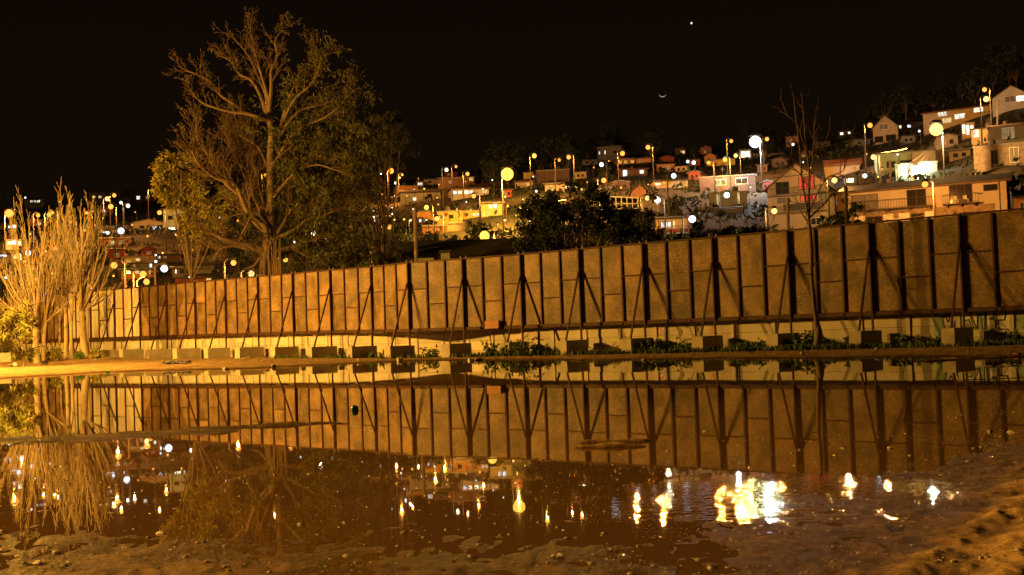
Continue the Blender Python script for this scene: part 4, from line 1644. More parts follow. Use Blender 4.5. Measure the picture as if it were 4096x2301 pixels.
    for (cx, cy_, rr) in ((925, 520, 30), (985, 545, 22), (1120, 390, 26), (1160, 345, 20), (1790, 515, 34), (1710, 520, 18), (2020, 505, 26), (1980, 455, 16), (1590, 380, 22)):
        strokes(f, [H([(cx + rr * math.cos(a), cy_ + rr * math.sin(a)) for a in [k * math.pi / 4 for k in range(9)]])], .02, .043, 'violet_paint', 'painted_ring', WALL_ROOT)
    for (cx, cy_, rr) in ((1300, 490, 26), (1410, 340, 20), (1395, 260, 24), (1420, 430, 14), (2120, 240, 40), (2160, 320, 28)):
        fill(f, H([(cx + rr * math.cos(a), cy_ + rr * math.sin(a)) for a in [k * math.pi / 4 for k in range(8)]]), .042, 'red_paint', 'painted_dot', WALL_ROOT)


marks()

# ------------------------------------------------------------------ houses on the hillside
WIN_LIT = {'w': ((1.0, .90, .72), 1.5), 'c': ((.80, .92, 1.0), 1.8), 'y': ((1.0, .72, .28), 1.0), 'o': ((1.0, .45, .08), .9), 'r': ((1.0, .09, .035), .85), 'g': ((.75, 1.0, .35), .9), 'm': ((1.0, .66, .28), .28), 'b': ((1.0, .88, .55), 4.0)}
HOUSE_PIX = []


def window(root, M, x0, x1, z0, z1, kind, frame='frame_white', nm='window', bars=1):
    w, h = x1 - x0, z1 - z0
    t = min(.07, w * .09)
    m = MB()
    for (a, b, c, d) in ((x0, x1, z0, z0 + t), (x0, x1, z1 - t, z1), (x0, x0 + t, z0 + t, z1 - t), (x1 - t, x1, z0 + t, z1 - t)):
        m.box(a, b, -.06, .02, c, d, M)
    for k in range(bars):
        xm = x0 + w * (k + 1) / (bars + 1)
        m.box(xm - t * .4, xm + t * .4, -.05, .02, z0 + t, z1 - t, M)
    f = m.build(nm, frame, root)
    m = MB()
    m.box(x0 + t * .5, x1 - t * .5, -.025, .015, z0 + t * .5, z1 - t * .5, M)
    if kind in WIN_LIT:
        c, s = WIN_LIT[kind]
        m.build('pane', lit_pane('lit_window_' + kind, c, s), f)
    elif kind == 'k':
        m.build('pane', 'curtain', f)
    else:
        m.build('pane', 'glass_dark', f)
    return f


def railing(root, M, x0, x1, y, z, h=.95, n=None, mt='dark_metal', nm='railing'):
    m = MB()
    n = n or max(3, int((x1 - x0) / .18))
    for k in range(n + 1):
        x = x0 + (x1 - x0) * k / n
        m.box(x - .012, x + .012, y - .012, y + .012, z, z + h, M)
    m.box(x0 - .02, x1 + .02, y - .03, y + .03, z + h, z + h + .05, M)
    m.box(x0 - .02, x1 + .02, y - .02, y + .02, z + .06, z + .09, M)
    return m.build(nm, mt, root)


def house(x0, x1, yt, yb, roof, rh, wall, label, wins=(), yaw=0, depth=7.0, Y=None, roofm='roof_dark', over=.35, frame='frame_white', down=2.5, name='house', cat='house', dY=0, group='houses on the hillside'):
    """x0,x1: left and right of the front, yt: eaves, yb: foot, in pixels of the photograph; rh: roof rise in pixels"""
    xc = (x0 + x1) / 2
    if Y is None:
        Y = hit(xc, yb) + dY
    o = at(xc, yb, Y)
    k = Y / FPX
    yr = math.radians(yaw) - math.atan2(o.x, o.y)      # turned to the lot below, then by yaw
    W = (x1 - x0) * k / max(.5, math.cos(math.radians(yaw)))
    H = (yb - yt) * k
    M = Matrix.Translation(o) @ Matrix.Rotation(yr, 4, 'Z')
    root = empty(name, (o.x, o.y, o.z - down), label, cat, group)
    m = MB()
    h2 = W / 2
    m.box(-h2, h2, 0, depth, -down, H, M)
    rr = rh * k
    if roof == 'front':      # gable facing the camera
        m.add([M @ Vector(p) for p in ((-h2, 0, H), (h2, 0, H), (0, 0, H + rr), (-h2, depth, H), (h2, depth, H), (0, depth, H + rr))], [(0, 1, 2), (5, 4, 3)])
    elif roof == 'side':
        m.add([M @ Vector(p) for p in ((-h2, 0, H), (-h2, depth, H), (-h2, depth / 2, H + rr), (h2, 0, H), (h2, depth, H), (h2, depth / 2, H + rr))], [(2, 1, 0), (3, 4, 5)])
    m.build('wall', 'wall_' + wall, root)
    m = MB()
    t = .14
    if roof == 'front':
        sl = rr / h2
        for s in (-1, 1):
            a, b = (0, H + rr), (s * (h2 + over), H - sl * over)
            vs = [(a[0], -over, a[1] + .01), (b[0], -over, b[1] + .01), (b[0], depth + over, b[1] + .01), (a[0], depth + over, a[1] + .01)]
            vs += [(x, y, z + t) for x, y, z in vs]
            m.add([M @ Vector(v) for v in vs], [(3, 2, 1, 0), (4, 5, 6, 7), (0, 1, 5, 4), (1, 2, 6, 5), (2, 3, 7, 6), (3, 0, 4, 7)])
    elif roof == 'side':
        sl = rr / (depth / 2)
        for s in (0, 1):
            ya, yb_ = (depth / 2, -over) if s == 0 else (depth / 2, depth + over)
            zb = H - sl * over + .01
            vs = [(-h2 - over, ya, H + rr + .01), (h2 + over, ya, H + rr + .01), (h2 + over, yb_, zb), (-h2 - over, yb_, zb)]
            vs += [(x, y, z + t) for x, y, z in vs]
            m.add([M @ Vector(v) for v in vs], [(3, 2, 1, 0), (4, 5, 6, 7), (0, 1, 5, 4), (1, 2, 6, 5), (2, 3, 7, 6), (3, 0, 4, 7)])
    elif roof == 'hip':
        a = min(h2 * .6, depth / 2)
        vs = [(-h2 - over, -over, H + .01), (h2 + over, -over, H + .01), (h2 + over, depth + over, H + .01), (-h2 - over, depth + over, H + .01), (-h2 + a, depth / 2, H + rr), (h2 - a, depth / 2, H + rr)]
        m.add([M @ Vector(v) for v in vs], [(3, 2, 1, 0), (0, 1, 5, 4), (1, 2, 5), (2, 3, 4, 5), (3, 0, 4)])
    elif roof == 'shed':
        vs = [(-h2 - over, -over, H + .01), (h2 + over, -over, H + .01), (h2 + over, depth + over, H + rr), (-h2 - over, depth + over, H + rr)]
        vs += [(x, y, z + t) for x, y, z in vs]
        m.add([M @ Vector(v) for v in vs], [(3, 2, 1, 0), (4, 5, 6, 7), (0, 1, 5, 4), (1, 2, 6, 5), (2, 3, 7, 6), (3, 0, 4, 7)])
    else:
        m.box(-h2 - .12, h2 + .12, -.12, depth + .12, H + .004, H + .22, M)
    m.build('roof', roofm, root)
    for w in wins:
        a, b, c, d, kd = w[:5]
        nm = w[5] if len(w) > 5 else 'window'
        window(root, M, -h2 + a * W, -h2 + c * W, H * (1 - d), H * (1 - b), kd, frame if kd not in 'd' else 'frame_dark', nm, 1 if (c - a) * W > .7 else 0)
    HOUSE_PIX.append((x0, x1, yt - rh, yb, Y))
    if name == 'house':
        rg = random.Random(int(x0 * 7 + yb))
        if rg.random() < .5:           # aerial
            ax, az = rg.uniform(-.6, .6) * h2, H + (rr * .5 if roof in ('front', 'side', 'hip') else .2)
            m = MB()
            m.box(ax - .025, ax + .025, depth * .4, depth * .4 + .05, az - .6, az + 1.9, M)
            for q in range(4):
                w_ = .5 - .09 * q
                m.box(ax - w_, ax + w_, depth * .4 - .03, depth * .4 - .002, az + 1.25 + .17 * q, az + 1.28 + .17 * q, M)
            m.build('aerial', 'dark_metal', root)
        if roof == 'flat' and rg.random() < .6:      # water tank
            ax = rg.uniform(-.5, .5) * h2
            m = MB()
            m.tube([M @ Vector((ax, depth * .3, H + .18)), M @ Vector((ax, depth * .3, H + 1.05)), M @ Vector((ax, depth * .3, H + 1.2))], [.5, .5, .2], 10)
            m.build('water_tank', 'dark_pole', root)
        if roof in ('side', 'shed', 'hip') and W > 3:      # gutter and downpipe
            m = MB()
            m.box(-h2 - over, h2 + over, -over - .14, -over - .004, H - .16 - (rr / (depth / 2) * over if roof == 'side' else 0), H - .04 - (rr / (depth / 2) * over if roof == 'side' else 0), M)
            m.build('gutter', 'frame_dark', root)
        if roof in ('front', 'side') and rg.random() < .5:
            ax = rg.uniform(-.5, .5) * h2
            m = MB()
            m.box(ax - .2, ax + .2, depth * .6, depth * .6 + .4, H, H + rr + .7, M)
            m.build('chimney', 'wall_brown', root)
    return root, M, W, H


W2 = lambda k: [(.12, .25, .34, .65, k), (.60, .25, .85, .65, 'd')]
HS = [
    # far left
    (100, 172, 796, 814, 'hip', 10, 'grey', 'low domed pavilion with a row of white windows on the left skyline', [(.30, .3, .44, .8, 'w'), (.48, .3, .62, .8, 'w'), (.66, .3, .80, .8, 'c')]),
    (357, 416, 774, 800, 'flat', 0, 'grey', 'flat roofed skyline house with two orange windows above the poplars', [(.22, .35, .42, .75, 'y'), (.62, .35, .82, .75, 'y')]),
    (402, 452, 832, 866, 'flat', 0, 'orange', 'small orange lit house under a street lamp right of the poplars', [(.18, .2, .4, .5, 'w')]),
    (546, 650, 778, 806, 'flat', 0, 'brown', 'long dark flat roofed house on the skyline left of the yellow leaved tree', [(.02, .2, .16, .75, 'w'), (.36, .2, .5, .7, 'm')]),
    (536, 655, 892, 921, 'front', 14, 'white', 'white gabled house brightly lit by a white lamp', [(.2, .35, .36, .8, 'd'), (.62, .45, .9, .95, 'c')]),
    (656, 742, 838, 921, 'flat', 0, 'mint', 'tall pale green house wall behind the yellow leaved tree', [(.2, .3, .42, .5, 'd'), (.6, .3, .8, .5, 'd'), (.1, .86, .7, .99, 'b')]),
    (404, 538, 916, 938, 'shed', 6, 'white', 'long low white building with a glowing front right of the poplars', [(.02, .45, .3, .8, 'c'), (.4, .35, .7, .75, 'c')]),
    (402, 512, 953, 986, 'side', 8, 'pink', 'low peach house row beneath the long white building', [(.35, .3, .55, .8, 'y'), (.65, .3, .85, .8, 'm')]),
    (432, 496, 1000, 1042, 'side', 10, 'red', 'dull red house with one dim window right of the poplars', [(.4, .3, .7, .7, 'm')]),
    (573, 619, 996, 1026, 'front', 10, 'red', 'small red house with a rounded gable and one dim window', [(.3, .35, .7, .75, 'm')]),
    (500, 563, 1030, 1061, 'flat', 0, 'yellow', 'small yellow house blazing with orange light on the left slope', [(.05, .25, .5, .9, 'o'), (.65, .1, .95, .5, 'y')]),
    (522, 632, 1052, 1072, 'hip', 12, 'grey', 'wide roofed grey house with a white window on the left slope', [(.1, .3, .2, .7, 'm'), (.68, .05, .78, .95, 'w')]),
    (488, 612, 1078, 1114, 'shed', 8, 'orange', 'orange walled house above the pale fence panels', [(.08, .1, .3, .5, 'd'), (.42, .1, .56, .5, 'y'), (.86, .1, .92, .6, 'y')]),
    (628, 720, 1018, 1050, 'side', 10, 'brown', 'dark house with a white window beside the white street lamp', [(.05, .2, .18, .5, 'w'), (.3, .2, .42, .5, 'm')]),
    (696, 844, 1072, 1100, 'side', 10, 'grey', 'long low grey house with two dark windows below the yellow leaved tree', [(.17, .2, .28, .8, 'd'), (.34, .2, .42, .8, 'd'), (.05, .1, .09, .8, 'w')]),
    (704, 846, 1110, 1130, 'hip', 12, 'red', 'reddish hip roofed house just over the fence left of the towering tree', [(.84, .1, .98, .7, 'y')]),
    (0, 64, 896, 916, 'shed', 6, 'orange', 'low house with white lights behind the left poplar', [(.5, .3, .7, .9, 'c'), (.78, .3, .98, .9, 'c')]),
    (122, 168, 878, 902, 'side', 8, 'orange', 'small orange house between the poplar tops', [(.6, .5, .9, 1, 'w')]),
    (26, 84, 962, 998, 'flat', 0, 'white', 'white house with glaring lamps behind the left poplar', [(.1, .1, .5, .5, 'c'), (.55, .1, .95, .5, 'b')]),
    (-10, 128, 1014, 1050, 'shed', 6, 'cream', 'wide cream house with bright lights behind the left poplar', [(.1, .1, .3, .4, 'c'), (.45, .2, .65, .6, 'b'), (.8, .0, .97, .3, 'c')]),
    (205, 265, 980, 1012, 'side', 8, 'brown', 'dark brown house behind the poplar clump', [(.3, .3, .6, .8, 'y')]),
    # middle
    (1586, 1672, 745, 770, 'flat', 0, 'orange', 'orange walled flat house beneath the big orange lamp', [(.02, .1, .12, .6, 'm')]),
    (1602, 1764, 768, 812, 'side', 16, 'white', 'white house with a broad dark roof below the big orange lamp', [(.66, .2, .78, .55, 'd'), (.3, .45, .4, .8, 'w')]),
    (1668, 1696, 728, 752, 'flat', 0, 'grey', 'tiny house with a white window right of the big orange lamp', [(.1, .1, .8, .6, 'w')]),
    (1698, 1754, 716, 740, 'side', 8, 'white', 'small pale cottage on the slope left of the row of white windows', [(.3, .3, .5, .7, 'd')]),
    (1752, 1898, 712, 748, 'flat', 0, 'brown', 'brown house with one yellow window under two orange lamps', [(.86, .0, .98, .4, 'y'), (.3, .3, .4, .6, 'm')]),
    (1806, 1957, 754, 790, 'shed', 8, 'white', 'pale house with a row of glaring white windows', [(.02, .25, .14, .6, 'c'), (.18, .25, .28, .6, 'b'), (.34, .22, .46, .62, 'b'), (.48, .22, .58, .55, 'c'), (.82, .2, .95, .55, 'y')]),
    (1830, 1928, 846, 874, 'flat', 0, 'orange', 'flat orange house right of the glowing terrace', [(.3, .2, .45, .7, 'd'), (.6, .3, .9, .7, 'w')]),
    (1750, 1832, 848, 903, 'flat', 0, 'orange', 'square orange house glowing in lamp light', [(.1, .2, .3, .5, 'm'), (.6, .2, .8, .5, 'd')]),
    (1652, 1722, 848, 900, 'flat', 0, 'orange', 'narrow orange house behind the wooden utility pole', [(.35, .55, .5, .8, 'c'), (.6, .5, .75, .8, 'm')]),
    (1926, 2014, 812, 866, 'shed', 7, 'cream', 'cream house with two white windows and a bright roof edge', [(.34, .1, .50, .42, 'w'), (.55, .05, .72, .38, 'c'), (.1, .7, .3, .9, 'y')]),
    (1480, 1560, 868, 900, 'side', 10, 'brown', 'brown house half hidden by the drooping olive tree', [(.1, .2, .3, .6, 'w')]),
    (2094, 2132, 692, 716, 'flat', 0, 'yellow', 'small yellow lit house right of the biggest yellow lamp', [(.2, .3, .4, .7, 'm')]),
    (2060, 2132, 726, 752, 'side', 8, 'cream', 'low house lit yellow beneath the biggest yellow lamp', [(.6, .3, .8, .7, 'y')]),
    (2146, 2278, 682, 735, 'flat', 0, 'brown', 'wide plain retaining block on the slope right of the biggest yellow lamp', []),
    (2180, 2262, 735, 770, 'shed', 8, 'cream', 'low cream house under the plain retaining block', [(.2, .3, .4, .7, 'm')]),
    (2252, 2314, 742, 762, 'shed', 6, 'brown', 'small house with a glowing string of warm bulbs', [(.05, .1, .25, .6, 'b'), (.3, .1, .5, .6, 'y'), (.55, .1, .75, .6, 'b'), (.8, .1, .95, .6, 'y')]),
    # right of centre
    (2390, 2488, 588, 650, 'flat', 0, 'grey', 'square grey tower block on the skyline with narrow lit slits', [(.07, .25, .12, .45, 'w'), (.30, .2, .35, .45, 'w'), (.66, .25, .8, .45, 'd')]),
    (2470, 2544, 636, 660, 'flat', 0, 'orange', 'orange house with a row of lit arches below the tower block', [(.05, .2, .25, .8, 'o'), (.35, .2, .55, .8, 'o'), (.7, .2, .9, .8, 'o')]),
    (2545, 2604, 632, 652, 'side', 6, 'orange', 'small orange house right of the lit arches', [(.2, .3, .4, .7, 'm')]),
    (2478, 2590, 676, 706, 'side', 8, 'brown', 'dark house with white windows in the middle of the slope', [(.12, .1, .28, .95, 'c'), (.72, .15, .88, .7, 'w')]),
    (2628, 2700, 655, 688, 'hip', 12, 'orange', 'orange hip roofed house above the white street lamp', [(.1, .3, .3, .7, 'd'), (.55, .3, .75, .7, 'm')]),
    (2640, 2696, 632, 648, 'front', 8, 'red', 'small red gabled house behind the orange hip roofed house', []),
    (2703, 2746, 598, 620, 'flat', 0, 'brown', 'little skyline house with one orange window', [(.45, .2, .85, .8, 'y')]),
    (2804, 2846, 592, 618, 'front', 10, 'pink', 'narrow pink gabled house on the skyline', [(.3, .4, .5, .8, 'm')]),
    (2818, 2864, 626, 640, 'front', 12, 'orange', 'little orange gabled house above the orange garden wall', []),
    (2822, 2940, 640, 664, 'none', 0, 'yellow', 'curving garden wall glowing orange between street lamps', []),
    (2960, 3006, 600, 638, 'flat', 0, 'white', 'small white building dazzlingly lit under the white floodlight', [(.1, .1, .9, .8, 'b')]),
    (2800, 3022, 706, 768, 'flat', 0, 'brown', 'wide brown house with a large glowing window', [(.27, .15, .48, .55, 'y'), (.65, .14, .86, .55, 'm')], 0, 5),
    (2838, 2990, 772, 830, 'flat', 0, 'grey', 'dark lower storey with two lit door strips below the wide brown house', [(.20, .05, .26, .95, 'y'), (.74, .0, .80, .85, 'y')], 0, 4),
    (2618, 2752, 722, 752, 'shed', 8, 'cream', 'cream house with a yellow lit wing under the white lamp', [(.02, .3, .2, .6, 'w'), (.25, .05, .4, .5, 'o'), (.72, .05, .97, .95, 'o')]),
    (2528, 2586, 762, 812, 'front', 24, 'pink', 'steep gabled pinkish house right of the open timber frame', []),
    (2570, 2642, 800, 852, 'flat', 0, 'white', 'white wall house lit by a spotlight', [(.8, .15, .9, .4, 'w')]),
    (3145, 3192, 548, 588, 'flat', 0, 'pink', 'pale pink house near the skyline right of the white floodlight', [(.3, .2, .5, .6, 'm')]),
    (3356, 3410, 524, 544, 'side', 6, 'brown', 'lone dark house with two white windows on the right slope', [(.08, .2, .35, .8, 'w'), (.65, .2, .85, .7, 'w')]),
    # right
    (3496, 3592, 508, 572, 'front', 44, 'cream', 'cream gabled two storey house above the string of bulbs', [(.25, -.22, .62, .15, 'k'), (.05, .55, .4, .95, 'd'), (.5, .5, .9, .9, 'd')], 0, 6),
    (3590, 3690, 492, 524, 'shed', 12, 'brown', 'brown house with small white windows right of the cream gabled house', [(.08, .2, .18, .6, 'w'), (.40, .2, .55, .6, 'c')]),
    (3700, 3960, 438, 500, 'shed', 14, 'cream', 'long cream house with a row of bright yellow windows near the top right', [(.22, .02, .36, .32, 'w'), (.28, .45, .42, .8, 'y'), (.46, .28, .62, .64, 'w'), (.74, .04, .88, .36, 'w')], -14, 7),
    (3976, 4120, 388, 440, 'front', 46, 'white', 'white gabled house at the top right corner', [(.32, -.1, .60, .4, 'k'), (.62, -.05, .95, .4, 'b')], 0, 7),
    (3966, 4120, 500, 566, 'side', 14, 'wall', 'x', []),
    (3850, 3898, 494, 556, 'flat', 0, 'cream', 'glazed porch with tall glowing windows on the right slope', [(.05, .05, .30, .65, 'b'), (.38, .1, .60, .75, 'b'), (.68, .15, .92, .8, 'b')]),
    (3514, 3655, 612, 690, 'flat', 0, 'mint', 'pale green house under a string of bulbs', [(.25, .42, .5, .75, 'd'), (.62, .4, .95, .78, 'd')]),
    (3655, 3742, 606, 692, 'flat', 0, 'white', 'white house wall lit from below beside the pale green house', []),
    (3904, 4120, 580, 668, 'flat', 0, 'stone', 'stone house with dim green doors at the right edge', [(.30, .2, .42, .85, 'd', 'door'), (.62, .15, .78, .85, 'k', 'door'), (.88, .2, .98, .8, 'd')]),
    (3300, 3440, 656, 704, 'side', 26, 'cream', 'cream house with a pale gable end behind the long balcony house', []),
    (3382, 3440, 706, 742, 'shed', 14, 'grey', 'small house with a blazing white window beside the long balcony house', [(.06, .15, .6, .7, 'b')]),
]
for h in HS:
    if h[7] == 'x':
        house(3966, 4120, 502, 570, 'side', 16, 'grey', 'grey house with one dim yellow window near the right edge', [(.3, .1, .6, .75, 'm')], 0, 6)
        house(3890, 3990, 515, 575, 'flat', 0, 'cream', 'cream wall house with one small lit window below the glazed porch', [(.08, .0, .3, .55, 'w')], 0, 5)
        continue
    a = dict(zip(('wins', 'yaw', 'depth'), h[8:]))
    rm = R.choice(['roof_dark', 'roof_dark', 'roof_red', 'roof_zinc'])
    if h[4] == 'none':
        house(*h[:4], 'flat', 0, h[6], h[7], depth=.4, roofm='concrete_dark', name='garden_wall', cat='wall', **{k: v for k, v in a.items() if k == 'wins'})
    else:
        house(*h[:8], roofm='roof_zinc' if h[4] == 'flat' else rm, **{**dict(yaw=R.uniform(-12, 12)), **a})

# filler houses, dark, far up the slope between the others
FILL = [(300, 340, 905, 925), (700, 735, 800, 815), (830, 860, 860, 890), (1010, 1050, 860, 885), (1210, 1260, 680, 700), (1285, 1330, 690, 715), (1340, 1400, 730, 752), (1420, 1465, 690, 705), (1500, 1530, 712, 735), (1545, 1590, 790, 815), (1780, 1830, 690, 706), (2005, 2050, 760, 790), (2300, 2345, 690, 715), (2330, 2390, 640, 660), (2395, 2450, 745, 770), (2450, 2520, 730, 760),
        (2760, 2800, 640, 664), (2700, 2750, 665, 690), (2755, 2800, 690, 720), (3030, 3070, 660, 690), (3090, 3150, 640, 668), (3050, 3090, 730, 760), (3200, 3250, 610, 635), (3260, 3320, 570, 592), (3420, 3480, 560, 585), (3610, 3660, 545, 575), (3750, 3830, 545, 590), (3800, 3880, 600, 640)]
FILLED = []
for k, (x0, x1, y0, y1) in enumerate(FILL):
    rr_ = random.Random(k)
    fo = house(x0, x1, y0, y1, rr_.choice(['side', 'front', 'flat', 'shed', 'hip']), rr_.choice([6, 8, 10]), rr_.choice(['brown', 'grey', 'cream', 'red']), 'small unlit house among the lamps of the dark hillside', [(.2, .3, .42, .7, rr_.choice('dddm')), (.6, .3, .8, .7, 'd')], rr_.uniform(-20, 20), 6, roofm='roof_zinc' if k % 3 == 0 else 'roof_dark', group='unlit houses on the hillside')
    FILLED.append((fo[0], (x0 + x1) / 2, (y0 + y1) / 2))


def gable_house():
    root, M, W, H = house(3080, 3312, 745, 935, 'front', 88, 'cream', 'cream gabled house with red lit windows and balconies behind the fence', (), -9, 12, roofm='roof_red', over=.5, frame='frame_dark', down=3)
    h2 = W / 2
    X = lambda f: -h2 + f * W
    k = H / 190.0
    Z = lambda y: (935 - y) * k
    window(root, M, X(.14), X(.37), Z(772), Z(722), 'd', 'frame_dark', 'door', 1)
    window(root, M, X(.53), X(.80), Z(760), Z(708), 'r', 'frame_dark', 'window', 3)
    window(root, M, X(.16), X(.38), Z(808), Z(788), 'k', 'frame_dark', 'window', 3)
    window(root, M, X(.55), X(.82), Z(808), Z(782), 'r', 'frame_dark', 'window', 3)
    window(root, M, X(.86), X(.98), Z(822), Z(775), 'k', 'frame_dark', 'door', 0)
    for (ya, yb) in ((778, 760), (845, 812)):
        m = MB()
        m.box(-h2 + .1, h2 - .02, -1.0, -.002, Z(ya) - .12, Z(ya), M)
        m.build('balcony', 'concrete_dark', root)
    railing(root, M, -h2 + .12, h2 - .05, -.96, Z(778), .85)
    m = MB()
    m.box(X(.28), X(.90), -1.04, -.96, Z(845), Z(845) + .9, M)
    m.build('balcony_panel', 'roof_dark', root)
    m = MB()
    m.box(X(.02), X(.98), -.05, -.003, Z(708) + .18, Z(708) + .26, M)
    m.build('string_course', 'frame_dark', root)
    window(root, M, X(.62), X(.88), Z(905), Z(875), 'd', 'frame_white', 'window', 2)
    # side wing
    house(3318, 3392, 760, 930, 'shed', 22, 'orange', 'brick red side wing of the cream gabled house', [(.2, .1, .5, .35, 'm'), (.3, .5, .8, .9, 'd')], -30, 6, roofm='roof_red', dY=6)


gable_house()


def long_house():
    yaw = -6
    root, M, W, H = house(3392, 4008, 742, 958, 'side', 34, 'white', 'long two storey white house with balconies and a stone ground floor', (), yaw, 8, Y=132, roofm='roof_dark', over=.6, frame='frame_dark', down=4)
    h2 = W / 2
    X = lambda f: -h2 + f * W
    # the upper floor stands proud of a stone ground floor
    z1 = H * .60
    m = MB()
    m.box(-h2 + .02, X(.93), -.035, -.004, -3.5, z1 - .12, M)
    m.build('stone_facing', 'wall_stone', root)
    m = MB()
    m.box(-h2 - .05, h2 + .05, -.10, -.002, z1 - .12, z1 + .06, M)
    m.build('string_course', 'wall_white', root)
    dz = H - z1
    window(root, M, X(.05), X(.22), z1 + .1, z1 + dz * .80, 'k', 'frame_dark', 'balcony_door', 1)
    window(root, M, X(.40), X(.52), z1 + .1, z1 + dz * .86, 'd', 'frame_dark', 'balcony_door', 1)
    window(root, M, X(.66), X(.80), z1 + .1, z1 + dz * .92, 'd', 'frame_dark', 'balcony_door', 2)
    window(root, M, X(.865), X(.95), z1 + dz * .52, z1 + dz * .82, 'd', 'frame_dark', 'window', 0)
    for (a, b) in ((.0, .58), (.62, .84)):
        m = MB()
        m.box(X(a) + .05, X(b), -1.1, -.105, z1 - .02, z1 + .1, M)
        for f in np.linspace(a + .03, b - .03, 5 if a == 0 else 3):
            m.box(X(f) - .07, X(f) + .07, -.9, -.105, z1 - .22, z1 - .025, M)
        m.build('balcony', 'frame_dark', root)
        railing(root, M, X(a) + .08, X(b) - .05, -1.05, z1 + .1, .95, int((b - a) * 60))
        m = MB()
        for xx in (X(a) + .08, X(b) - .05):
            m.box(xx - .02, xx + .02, -1.04, -.12, z1 + 1.0, z1 + 1.05, M)
        m.build('side_rail', 'dark_metal', root)
    # a chair set out on the right balcony
    for xx in (X(.70), X(.76)):
        p = M @ Vector((xx, -.6, z1 + .1))
        c = empty('garden_chair', p, 'white garden chair on the right balcony of the long house, %s door' % ('left of its' if xx < X(.73) else 'right of its'), 'chair')
        m = MB()
        m.box(-.22, .22, -.2, .2, .38, .42, Matrix.Translation(p))
        m.build('seat', 'frame_white', c)
        for lx in (-.19, .19):
            for ly in (-.17, .17):
                m = MB()
                m.box(lx - .02, lx + .02, ly - .02, ly + .02, 0, .378, Matrix.Translation(p))
                m.build('leg', 'frame_white', c)
        m = MB()
        m.box(-.22, .22, .17, .2, .425, .85, Matrix.Translation(p))
        m.build('backrest', 'frame_white', c)
    # ground floor shutters and windows
    for (a, b, kd, sh) in ((.14, .24, 'd', 1), (.42, .50, 'd', 1)):
        window(root, M @ Matrix.Translation((0, -.04, 0)), X(a), X(b), .3, z1 * .82, kd, 'frame_dark', 'window', 1)
        for (c, d) in ((a - .075, a - .008), (b + .008, b + .072)):
            m = MB()
            m.box(X(c), X(d), -.12, -.04, .05, z1 * .86, M)
            s = m.build('shutter', 'frame_white', root)
            m = MB()
            for q in range(4):
                zz = .25 + q * (z1 * .86 - .3) / 4
                m.box(X(c) + .1, X(d) - .1, -.15, -.122, zz, zz + .08, M)
            m.build('slat', 'wall_cream', s)
    window(root, M @ Matrix.Translation((0, -.04, 0)), X(.30), X(.36), .6, z1 * .7, 'm', 'frame_white', 'window', 1)
    window(root, M @ Matrix.Translation((0, -.04, 0)), X(.68), X(.84), .2, z1 * .75, 'd', 'frame_dark', 'garage_door', 2)
    m = MB()
    m.tube([M @ Vector((X(.955), -.18, -2)), M @ Vector((X(.955), -.18, H - .2))], .05, 6)
    m.build('downpipe', 'wall_white', root)


long_house()


def frame_house():
    """open timber frame of a house under construction"""
    Y = hit(2465, 840)
    o = at(2465, 838, Y)
    k = Y / FPX
    root = empty('timber_frame', (o.x, o.y, o.z - 1), 'open timber frame of an unfinished house above the dark bushy tree', 'frame')
    W, H = 176 * k, 40 * k
    M = Matrix.Translation(o)
    for i in range(9):
        x = -W / 2 + W * i / 8
        m = MB()
        t = 1 - abs(x + W * .18) / (W * .82)
        m.box(x - .06, x + .06, -.06, .06, -1.5, H + max(0, t) * 12 * k, M)
        m.build('stud', 'frame_white', root)
    for z in (0, H * .5):
        m = MB()
        m.box(-W / 2, W / 2, -.10, -.062, z, z + .1, M)
        m.build('rail', 'frame_white', root)
    m = MB()
    m.bar(M @ Vector((-W / 2 - .6, 0, H - .1)), M @ Vector((-W * .18, 0, H + 13 * k)), .16)
    m.build('rafter', 'frame_white', root)
    m = MB()
    m.bar(M @ Vector((-W * .18, 0, H + 13 * k)), M @ Vector((W / 2 + .4, 0, H + 2 * k)), .16)
    m.build('rafter', 'frame_white', root)
    m = MB()
    vs = [M @ Vector(p) for p in ((-W / 2 - .6, .3, H - .05), (-W * .18, .3, H + 13 * k), (W / 2 + .4, .3, H + 2 * k), (W / 2 + .4, 7, H + 2 * k), (-W * .18, 7, H + 15 * k), (-W / 2 - .6, 7, H))]
    m.add(vs + [v + Vector((0, 0, .1)) for v in vs], [(0, 1, 4, 5), (1, 2, 3, 4), (11, 10, 7, 6), (10, 9, 8, 7), (0, 6, 7, 1), (1, 7, 8, 2), (5, 4, 10, 11), (4, 3, 9, 10)])
    m.build('roof', 'roof_dark', root)
    m = MB()
    m.box(-W / 2, W / 2, 6.5, 6.7, -1.5, H, M)
    m.build('back_wall', 'wall_grey', root)
    HOUSE_PIX.append((2377, 2553, 780, 840, Y))


frame_house()


